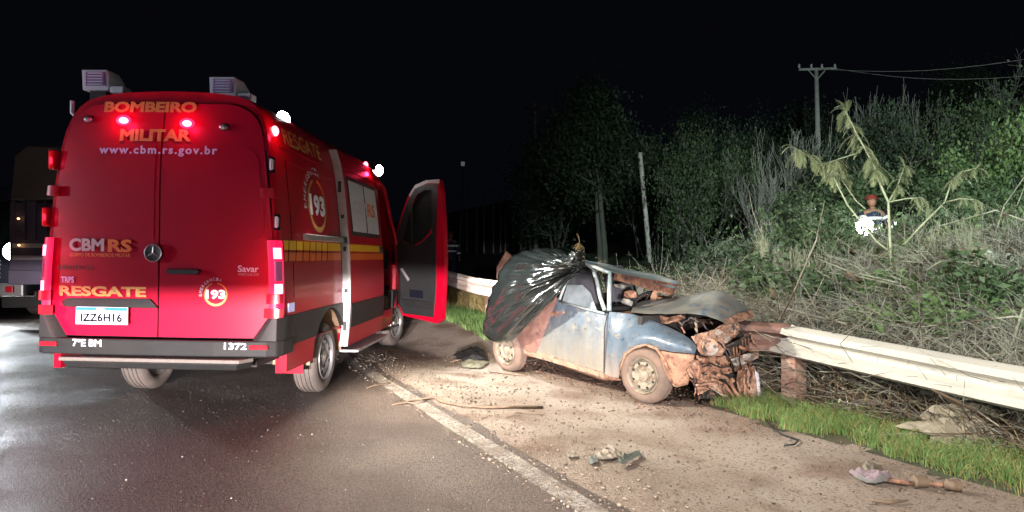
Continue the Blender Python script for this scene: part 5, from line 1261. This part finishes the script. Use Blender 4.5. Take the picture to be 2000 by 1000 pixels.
MB().tube([Vector((0, 0, -.2)), tl], .07, 6).build('shaft', M['wood'], lp); MB().lathe([(-.3, .1), (-.25, .25), (.25, .28), (.3, .12)], tl, (0, 0, 1), 10).build('lamp_head', emit_mat('dim_lamp', (.75, .85, 1), .10), lp, smooth=True)

# ------------------------------------------------------------------ people
def person(name, lab, loc, rotz, pose, group=None, jacket=(.012, .018, .05)):
    root = thing(name, lab, 'person', loc, (0, 0, rotz), group)
    J = pose
    V = list(J['v']); E_ = J['e']; Rr = J['r']
    me = bpy.data.meshes.new('body'); me.from_pydata([v for v in V], E_, []); o = bpy.data.objects.new('body', me); COL.objects.link(o); o.parent = root
    sk = o.modifiers.new('skin', 'SKIN'); me.materials.append(new_mat('skin_tone', (.22, .12, .08), .6))
    sv = me.skin_vertices[0].data
    for i, r in enumerate(Rr): sv[i].radius = (r, r*.85 if isinstance(r, float) else r); sv[i].use_root = (i == 0)
    s2 = o.modifiers.new('sub', 'SUBSURF'); s2.levels = 1; s2.render_levels = 2
    return root
def body_pose(arm_r, arm_l, lean=0):
    v = [(0, 0, .95), (0, .0, 1.10), (0, lean*.3, 1.28), (0, lean*.6, 1.43), (0, lean*.7, 1.50), (0, lean*.8, 1.56)]
    r = [.15, .14, .16, .13, .06, .055]; e = [(0, 1), (1, 2), (2, 3), (3, 4), (4, 5)]
    for sx in (1, -1):
        b = len(v); v += [(sx*.10, 0, .86), (sx*.11, -.03, .48), (sx*.12, .02, .10), (sx*.13, -.14, .04)]; r += [.10, .07, .05, .045]; e += [(0, b), (b, b+1), (b+1, b+2), (b+2, b+3)]
    for sx, arm in ((1, arm_r), (-1, arm_l)):
        b = len(v); v += [(sx*.19, lean*.6, 1.42)]+arm; r += [.075, .055, .04, .03, .028]; e += [(3, b), (b, b+1), (b+1, b+2), (b+2, b+3), (b+3, b+4)]
        h = Vector(arm[-1]); w_ = Vector(arm[-2]); d = (h-w_).normalized(); s = d.cross(Vector((0, 0, 1))).normalized()
        for k in range(5):
            c = len(v); o_ = s*(.03*(k-1.7)/1.7) if k < 4 else s*.05-d*.03; v += [tuple(h+o_+d*.035), tuple(h+o_*1.1+d*.065+Vector((0, 0, -.015)))]; r += [.010, .009]; e += [(b+4, c), (c, c+1)]
    return dict(v=v, e=e, r=r)
def dress(root, bands=True, jac=(.012, .02, .06), zband=((1.30, .205), (1.12, .19)), arms=()):
    """turnout jacket, trousers, reflective bands, head and helmet"""
    jm = new_mat('navy_jacket', jac, .8); rm = new_mat('reflective_band', (.85, .88, .9), .4); rm.node_tree.nodes['Principled BSDF'].inputs['Emission Color'].default_value = (0, 0, 0, 1)
    MB().lathe([(.86, .20), (.95, .205), (1.1, .185), (1.28, .20), (1.40, .185), (1.47, .10), (1.50, .07)], (0, 0, 0), (0, 0, 1), 20, closed=False).build('jacket', jm, root, smooth=True)
    jk = root.children[-1]
    for z, r in zband: MB().lathe([(z-.03, r), (z-.03, r+.012), (z+.03, r+.012), (z+.03, r)], (0, 0, 0), (0, 0, 1), 20, closed=False).build('reflective_band', rm, jk, smooth=True)
    for sx in (1, -1):
        MB().tube([(sx*.10, 0, .92), (sx*.11, -.03, .48), (sx*.12, .02, .08)], [.115, .095, .08], 12).build('trouser_leg', jm, root, smooth=True)
        MB().lathe([(.20, .09), (.20, .098), (.26, .098), (.26, .09)], (sx*.12, .01, 0), (0, 0, 1), 14, closed=False).build('reflective_band', rm, jk, smooth=True)
        MB().blob((sx*.125, -.06, .045), (.11, .28, .10), 1, 0, 2).build('boot', M['black'], root, smooth=True)
    for arm in arms:
        MB().tube(arm[:3], [.09, .07, .055], 12).build('sleeve', jm, root, smooth=True); a, b = Vector(arm[1]), Vector(arm[2]); c_ = a.lerp(b, .6); d = (b-a).normalized()
        MB().tube([c_-d*.03, c_+d*.03], .072, 12).build('reflective_band', rm, jk, smooth=True)
        c_ = Vector(arm[0]).lerp(a, .55); d = (a-Vector(arm[0])).normalized(); MB().tube([c_-d*.028, c_+d*.028], .092, 12).build('reflective_band', rm, jk, smooth=True)
    hd = MB().blob((0, -.01, 1.66), (.155, .19, .235), 1, 0, 3).build('head', new_mat('face_skin', (.24, .12, .08), .6), root, smooth=True)
    MB().blob((0, -.108, 1.65), (.03, .04, .05), 1, 0, 1).build('nose', hd.data.materials[0], hd, smooth=True)
    for sx in (-1, 1):
        MB().blob((sx*.032, -.094, 1.675), (.022, .012, .012), 1, 0, 1).build('eye', M['ink'], hd); MB().blob((sx*.08, 0, 1.655), (.02, .04, .06), 1, 0, 1).build('ear', hd.data.materials[0], hd, smooth=True)
    MB().box((0, -.098, 1.605), (.05, .008, .008)).build('mouth', M['darkred'], hd)
    MB().lathe([(1.70, .135), (1.71, .14), (1.72, .112), (1.77, .10), (1.80, .07), (1.815, .001)], (0, 0, 0), (0, 0, 1), 20, closed=False).build('helmet', new_mat('red_helmet', (.16, .03, .025), .5), root, smooth=True)
py_ = 13.6; pb = at_depth(1702, 500, py_); fz = CH-(548-500)/F*py_
armR = [(.24, -.10, 1.18), (.16, -.34, 1.10), (.08, -.40, 1.10), (.05, -.42, 1.10)]
armL = [(-.27, -.06, 1.18), (-.26, -.14, .95), (-.25, -.17, .87), (-.25, -.18, .83)]
# seen from the camera the person faces us, so the arm at image left holds the lamp
armLh = [(-.24, -.12, 1.20), (-.18, -.36, 1.12), (-.15, -.44, 1.12), (-.14, -.47, 1.12)]
armRr = [(.30, -.05, 1.22), (.36, -.12, 1.02), (.36, -.14, .94), (.36, -.15, .90)]
ps = person('person', 'firefighter in dark jacket with reflective bands and red helmet holding a dazzling lamp', (pb.x, py_, fz), 0, body_pose(armRr, armLh, -.05))
dress(ps, arms=([(.19, 0, 1.42)]+armRr[:2], [(-.19, 0, 1.42)]+armLh[:2]))
lc = Vector((pb.x-.14, py_-.56, fz+1.12)); lc = at_depth(1689, 443, py_-.6)
sl = thing('hand_lamp', 'dazzling round searchlight held at the chest of the firefighter', 'lamp', lc)
MB().lathe([(-.16, .06), (-.14, .12), (-.02, .175), (0, .175)], (0, 0, 0), (-.1, -1, 0), 24).build('lamp_housing', M['clad'], sl, smooth=True, auto=40)
MB().lathe([(.0, .17), (.03, .165), (.05, .10), (.055, .001)], (0, 0, 0), (-.1, -1, 0), 24, closed=False).build('lamp_lens', M['lampwhite'], sl, smooth=True)
MB().tube([(0, .12, .0), (0, .10, -.12), (0, .16, -.14)], .02, 6).build('handle', M['black'], sl)
lamp('search_light', 'SPOT', lc+Vector((-.02, -.10, 0)), 260, (.92, 1, .95), .12, (4.3, 7.5, .2), 150, .8)
lamp('search_glow', 'POINT', lc+Vector((.0, -.14, .02)), 22, (.8, .95, 1), .10)
pz = 22; pb2 = at_depth(880, 500, pz); fz2 = ground(pb2.x, pz)
ps2 = person('person', 'barely visible figure with reflective bands standing in the dark right of the van door', (pb2.x, pz, fz2), .3, body_pose([(.26, -.05, 1.18), (.28, -.12, .95), (.28, -.14, .88), (.28, -.15, .84)], [(-.26, -.05, 1.18), (-.28, -.12, .95), (-.28, -.14, .88), (-.28, -.15, .84)], 0))
dress(ps2, arms=([(.19, 0, 1.42), (.26, -.05, 1.18), (.28, -.12, .95)], [(-.19, 0, 1.42), (-.26, -.05, 1.18), (-.28, -.12, .95)]))

# ------------------------------------------------------------------ traffic at the left edge
tk = thing('cargo_truck', 'dark cargo truck with a canvas hood standing behind the left side of the van', 'truck', (-8.55, 12.6, 0), (0, 0, .06))
tm = new_mat('dull_canvas', (.15, .125, .10), .9, var=(.08, .07, .07), vscale=1.5, bump=.3, bscale=8); tb = new_mat('dull_blue_steel', (.07, .06, .10), .6, var=(.11, .09, .13), vscale=4)
TX = -1.16
MB().prism([(TX, 0, 2.45), (TX+.08, 0, 3.3), (TX+.3, 0, 3.5), (-TX-.3, 0, 3.5), (-TX-.08, 0, 3.3), (-TX, 0, 2.45)], [(TX, 6, 2.45), (TX+.08, 6, 3.3), (TX+.3, 6, 3.5), (-TX-.3, 6, 3.5), (-TX-.08, 6, 3.3), (-TX, 6, 2.45)]).build('canvas_hood', tm, tk, bevel=.03)
MB().box((0, 3, 1.65), (2.36, 6, 1.5)).build('cargo_bed', tb, tk, bevel=.02)
for i in range(12):
    MB().box((TX+.08+i*.2, -.03, 2.05), (.05, .05, .75)).build('stake_board', tb, tk)
for z in (1.33, 1.56): MB().box((0, -.02, z), (2.2, .02, .085)).build('reflective_strip', new_mat('dull_reflector', (.5, .46, .48), .5), tk)
MB().box((0, -.04, .95), (2.3, .08, .28)).build('tail_sill', tb, tk, bevel=.02)
bp_ = MB().box((0, -.12, .48), (2.42, .12, .22)).build('rear_bumper', M['clad'], tk, bevel=.03)
for sx in (-1, 1):
    MB().box((sx*1.1, -.1, .72), (.14, .06, .12)).build('tail_light', M['darkred'], tk, bevel=.01)
    wheel(tk, (sx*.95, 1.2, .5), .5, .28, (sx, 0, 0), M['tyre'], M['rim'], holes=6); wheel(tk, (sx*.95, 4.9, .5), .5, .28, (sx, 0, 0), M['tyre'], M['rim'], holes=6)
for px, py in ((36, 427), (37, 479)):
    c_ = W(tk).inverted() @ at_depth(px, py, 12.45); MB().blob(c_, (.05, .05, .04), 1, 0, 1).build('marker_lamp', M['lampsmall'], tk)
hk = thing('oncoming_lorry', 'lorry front with a blazing headlight cut by the left edge of the photo', 'truck', (-11.72, 13.9, 0), (0, 0, .25))
hm = new_mat('lorry_paint', (.03, .035, .06), .35, coat=.5)
MB().prism([(-1.15, 0, .55), (1.15, 0, .55), (1.15, .0, 1.5), (1.08, .3, 2.9), (-1.08, .3, 2.9), (-1.15, 0, 1.5)], [(-1.15, 2, .55), (1.15, 2, .55), (1.15, 2, 1.5), (1.08, 2, 3.0), (-1.08, 2, 3.0), (-1.15, 2, 1.5)]).build('cab', hm, hk, bevel=.06)
MB().add([(-1.0, .02, 1.6), (1.0, .02, 1.6), (.95, .26, 2.65), (-.95, .26, 2.65)], [(0, 1, 2, 3)]).build('windscreen', M['glass'], hk)
MB().box((0, -.10, .62), (2.3, .2, .3)).build('front_bumper', M['alu'], hk, bevel=.04)
for i in range(5): MB().box((0, -.03, .9+i*.09), (1.3, .03, .04)).build('grille_bar', M['alu'], hk)
for sx in (-1, 1):
    hb = MB().lathe([(-.1, .2), (0, .22), (.02, .2)], (sx*.9, -.03, 1.46), (0, -1, 0), 20).build('headlight', M['alu'], hk, smooth=True, auto=40)
    MB().lathe([(0.02, .2), (.06, .16), (.08, .001)], (sx*.9, -.03, 1.46), (0, -1, 0), 20, closed=False).build('headlight_lens', M['lampwhite'], hb, smooth=True)
    ma = MB().tube([(sx*1.1, .1, 2.5), (sx*1.3, -.1, 2.45), (sx*1.32, -.1, 1.6), (sx*1.12, .05, 1.5)], .025, 6).build('mirror_arm', M['alu'], hk, smooth=True)
    MB().box((sx*1.34, -.1, 2.05), (.18, .06, .55)).build('mirror', M['clad'], ma, bevel=.02)
    wheel(hk, (sx*.98, 1.0, .5), .5, .28, (sx, 0, 0), M['tyre'], M['rim'], holes=6)

# ------------------------------------------------------------------ litter on the shoulder
M['dust2'] = new_mat('cream_fragment', (.20, .17, .13), .85, var=(.13, .11, .085), vscale=20)
def gpt(px, py, dz=.012): p = at_ground(px, py); return Vector((p.x, p.y, p.z+dz))
def lay(name, lab, cat, pts, r, mat, group=None, dz=.015, n=6):
    P_ = [gpt(x, y, dz+ (q if q else 0)) for x, y, *rest in pts for q in [rest[0] if rest else 0]]
    o = MB().tube([p-P_[0] for p in P_], r, n).build(name, mat, smooth=True); o.location = P_[0]; return tag(o, lab, cat, group)
SG = 'sticks lying on the shoulder'
lay('stick', 'long forked dark stick crossing the white edge line', 'stick', [(765, 795), (800, 788), (848, 780), (862, 788), (900, 796), (950, 799), (1005, 798), (1060, 799)], [.006, .010, .012, .014, .013, .014, .017, .014], M['stick'], SG)
lay('stick', 'curved thin stick just below the long dark one', 'stick', [(985, 817), (1010, 810), (1040, 812), (1062, 814)], .006, M['stick'], SG)
lay('stick', 'short crooked stick on the white line behind the van wheel', 'stick', [(716, 762), (728, 757), (748, 753), (762, 751)], .007, M['stick'], SG)
lay('stick', 'flat stick near the rear wheel of the wreck', 'stick', [(880, 710), (905, 703), (938, 701)], .010, M['stick'], SG)
lay('stick', 'straight piece of wood right in front of the wreck rear wheel', 'stick', [(955, 728), (985, 732), (1026, 736)], .010, M['stick'], SG)
lay('stick', 'short dark twig near the bottom left of the shoulder line', 'stick', [(790, 790), (812, 793), (835, 787)], .006, M['stick'], SG)
lay('bent_wire', 'bent dark wire lying at the edge of the green grass', 'wire', [(1497, 823), (1510, 842), (1530, 853), (1560, 864), (1552, 873), (1532, 876)], .007, M['black'])
def sheetlet(name, lab, cat, pts, mat, h=.025, seed=0, group=None):
    r = random.Random(seed); P_ = [gpt(x, y, r.uniform(.004, h)) for x, y in pts]; c0 = P_[0]; cen = sum((p-c0 for p in P_), Vector())/len(P_)+Vector((0, 0, h))
    bm = bmesh.new(); f0 = bm.faces.new([bm.verts.new((p-c0).to_3d()) for p in P_]); bmesh.ops.triangulate(bm, faces=[f0])
    bmesh.ops.subdivide_edges(bm, edges=list(bm.edges), cuts=5, use_grid_fill=True); bmesh.ops.triangulate(bm, faces=list(bm.faces))
    mb = MB(); vs = []
    for v in bm.verts:
        q_ = v.co*14+Vector((seed*5., 0, 0)); e_ = .012*pnoise(q_*3) if v.is_boundary else 0
        vs.append(Vector((v.co.x+e_, v.co.y-e_, v.co.z+h*(.6+1.5*abs(pnoise(q_))+.8*pnoise(q_*2.7))*(.35 if v.is_boundary else 1))))
    nn_ = len(vs); fs = [tuple(v.index for v in f.verts) for f in bm.faces]; bm.free(); mb.v = vs+[v-Vector((0, 0, .005)) for v in vs]; mb.f = fs+[tuple(i+nn_ for i in reversed(f)) for f in fs]
    o = mb.build(name, mat); o.location = c0; return tag(o, lab, cat, group)
DG = 'broken pieces on the shoulder'
sheetlet('broken_plate', 'cream flat fragment beside the greenish splintered strip', 'fragment', [(1160, 890), (1190, 888), (1216, 892), (1205, 902), (1172, 906)], M['dust2'], .03, 1, DG)
sheetlet('broken_plate', 'greenish splintered strip pointing up to the right', 'fragment', [(1205, 912), (1220, 902), (1250, 888), (1252, 892), (1215, 918)], new_mat('green_grey', (.06, .075, .06), .8), .03, 2, DG)
sheetlet('broken_plate', 'small cream chip left of the larger cream fragment', 'fragment', [(1104, 890), (1124, 889), (1128, 897), (1110, 900)], M['dust2'], .02, 3, DG)
sheetlet('broken_plate', 'grey-green chip between the two cream fragments', 'fragment', [(1148, 904), (1164, 898), (1168, 908), (1152, 912)], new_mat('green_grey2', (.08, .09, .075), .8), .03, 4, DG)
sheetlet('dark_plate', 'dark flat debris left behind the rear wheel of the wreck', 'fragment', [(884, 700), (915, 688), (945, 690), (950, 712), (905, 712)], M['clad'], .05, 5, DG)
sheetlet('dark_plate', 'olive flat board before the rear wheel of the wreck', 'fragment', [(900, 712), (935, 706), (955, 712), (940, 722), (905, 720)], new_mat('olive', (.13, .12, .08), .8), .03, 6, DG)
sheetlet('cloth_scrap', 'crumpled grey-green and mauve cloth scrap beside the drive shaft', 'cloth', [(1656, 926), (1680, 932), (1710, 930), (1742, 935), (1735, 950), (1706, 952), (1680, 944)], mix_layers('mauve_cloth', [(.12, .13, .12), ((.20, .15, .17), 7, .45, .55, 3)], .9, ()), .035, 7)
sheetlet('broken_plate', 'pinkish pale chunk above the cloth scrap', 'fragment', [(1685, 916), (1700, 908), (1712, 912), (1708, 924), (1690, 926)], M['dust2'], .025, 8, DG)
# drive shaft
ds = thing('drive_shaft', 'rusty red drive shaft with rubber boots lying near the grass', 'car part', gpt(1740, 945, .0)); q = lambda x, y, z=.03: gpt(x, y, z)-ds.location
MB().tube([q(1735, 948), q(1785, 954)], .014, 8).build('shaft', M['muddark'], ds, smooth=True)
MB().tube([q(1785+i*2.0, 955+i*.15, .04) for i in range(15)], [.022+.010*(i % 2)+.008*(1-i/14) for i in range(15)], 12).build('rubber_boot', M['stick'], ds, smooth=True)
MB().tube([q(1812, 957), q(1850, 960)], .016, 8).build('shaft', M['mud'], ds, smooth=True)
MB().tube([q(1848+i*2.2, 960+i*.2, .04) for i in range(12)], [.020+.010*(i % 2)+.012*(i/11) for i in range(12)], 12).build('rubber_boot', M['stick'], ds, smooth=True)
lay('stick', 'dark flat stick near the bottom edge under the drive shaft', 'stick', [(1705, 985), (1735, 988), (1772, 984)], [.006, .012, .005], M['stick'], SG)
# stones
rkb = gpt(1880, 868, .10); rk = MB().blob((0, 0, 0), (.62, .34, .30), 3, .5, 3, (0, 0, -.3)).build('boulder', M['stone'], smooth=False); rk.location = rkb; tag(rk, 'large pale angular rock in the grass below the guardrail', 'rock')
for i, (px, py, d_, lab) in enumerate(((1738, 843, .10, 'small pinkish stone in the grass left of the large pale rock'), (1845, 875, .22, 'flat pale stone at the left foot of the large pale rock'), (1715, 858, .06, 'dark little stone left of the pinkish stone'))):
    o = MB().blob((0, 0, 0), (d_*1.3, d_, d_*.7), i+5, .4, 2).build('stone', M['stone'] if i != 2 else M['clad']); o.location = gpt(px, py, .02); tag(o, lab, 'stone', 'stones by the guardrail')
for i, (px, py, lab) in enumerate(((1935, 515, 'left pale crumpled sack lying in the brush at the right'), (1968, 520, 'right pale crumpled sack lying in the brush at the right edge'))):
    p = at_depth(px, py, 9.0); o = MB().blob((0, 0, 0), (.24, .2, .26), i+31, .7, 3).build('pale_sack', new_mat('pale_sack_cloth', (.42, .46, .42), .8), smooth=True); o.location = p; tag(o, lab, 'sack', 'pale sacks in the brush')
# broken logs and branches in the brush
LG = 'fallen branches in the brush'
for i, (pts, r_, Y, lab) in enumerate((([(1845, 500), (1865, 490), (1900, 493), (1915, 512)], .045, 8.6, 'arched brown root stump left of the pale sacks'), ([(1840, 530), (1858, 518), (1895, 524), (1930, 545)], .035, 8.4, 'brown branch right under the arched root stump'), ([(1808, 568), (1850, 575), (1880, 560), (1905, 545)], .022, 8.0, 'curved tan branch under the brown one'), ([(1655, 530), (1670, 545), (1690, 548)], .03, 8.6, 'short brown branch stub below the hand lamp'), ([(1505, 565), (1515, 580), (1530, 586)], .03, 8.8, 'dark branch stub at the left of the brush'), ([(1820, 760), (1870, 785), (1920, 810), (1970, 830)], .011, 4.6, 'reddish bare twig hanging under the guardrail'), ([(1826, 765), (1880, 798), (1895, 820)], .007, 4.65, 'second thin twig under the guardrail'))):
    P_ = [at_depth(a, b, Y+.1*k) for k, (a, b) in enumerate(pts)]; o = MB().tube([p-P_[0] for p in P_], [r_*(.7+.5*math.sin(k*1.7)**2) for k in range(len(P_))], 8).build('fallen_branch', M['stick'] if i != 2 else M['twigtan'], smooth=True); o.location = P_[0]; tag(o, lab, 'branch', LG)
# young feathery plants near the wreck
for i, (px, py, Y, lab) in enumerate(((1132, 470, 9.5, 'small dry weed with drooping leaves above the plastic knot'), (1182, 500, 9.5, 'short dry weed behind the roof of the wreck'))):
    b = at_depth(px, py+52, Y); t = thing('dry_weed', lab, 'weed', b, group='dry weeds behind the wreck'); fr_s, fr_l = [], []
    tp_ = at_depth(px, py+ (0 if i == 0 else 5), Y)-b; fr_s.append([0, 0, -.3, *tp_, .006, .004])
    for q_ in range(16 if i == 0 else 9): a = rg.uniform(.5, 1); frond(np.array(tp_)*a, rg.normal(size=3)*[1, 1, .3], rg.uniform(.08, .16))
    seg_mesh('stem', fr_s, M['stick'], t); V = np.array(fr_l).reshape(-1, 3); np_mesh('leaves', V, np.arange(len(V)).reshape(-1, 4), M['drygrass'], t)
# gravel, glass crumbs and soil crumbs scattered over road and shoulder
def scatter(name, n, region, s0, s1, mat, rg, bias=None):
    bm = bmesh.new(); bmesh.ops.create_icosphere(bm, subdivisions=1, radius=1); IV = np.array([v.co for v in bm.verts]); IF = np.array([[v.index for v in f.verts] for f in bm.faces]); bm.free()
    IV = IV*(1+.25*rg.normal(size=(len(IV), 1))); Vs, Fs = [], []; c = 0
    while c < n:
        u, s = rg.uniform(region[0], region[1]), rg.uniform(region[2], region[3])
        if bias and rg.random() > bias(u, s): continue
        x, y = xy(u, s); k = s0*(s1/s0)**(rg.random()**2.5); a = rg.uniform(0, 6.28); ca, sa = math.cos(a), math.sin(a)
        v = IV*[k, k*rg.uniform(.5, 1), k*rg.uniform(.35, .8)]; v = np.stack([v[:, 0]*ca-v[:, 1]*sa+x, v[:, 0]*sa+v[:, 1]*ca+y, v[:, 2]+ground(x, y)+k*.25+.006], 1)
        Vs.append(v); Fs.append(IF+c*len(IV)); c += 1
    return kind(np_mesh(name, np.concatenate(Vs), np.concatenate(Fs), mat), 'stuff')
M['grav'] = new_mat('pale_gravel', (.21, .17, .13), .9, var=(.12, .09, .07), vscale=30); M['roadgrit'] = new_mat('brown_grit', (.20, .165, .135), .9, var=(.10, .08, .065), vscale=30); M['gravd'] = new_mat('dark_crumbs', (.07, .045, .032), .95); M['glasscr'] = new_mat('glass_crumbs', (.45, .46, .45), .25)
scatter('loose_gravel', 5000, (-.15, 2.9, -1.2, 6.5), .003, .016, M['grav'], rg, lambda u, s: 1 if u < .75 else .35)
scatter('road_grit', 2400, (-3.4, .1, -1.4, 4.5), .0015, .0055, M['roadgrit'], rg)
scatter('edge_grit', 5000, (-.12, .95, -1.3, 6.0), .0018, .007, M['grav'], rg, lambda u, s: .35+.65*(pnoise(Vector((u*3, s*1.5, 4))) > 0))
scatter('glass_crumbs', 200, (-3.2, .6, -1.2, 4.5), .002, .006, M['glasscr'], rg)
scatter('soil_crumbs', 2600, (.1, 2.7, -1.2, 6.5), .002, .011, M['gravd'], rg, lambda u, s: 1 if .05 < u < .8 or u > 2.0 else .3)
scatter('mud_spill', 3000, (1.9, 3.1, 1.0, 5.4), .003, .015, M['muddark'], rg)
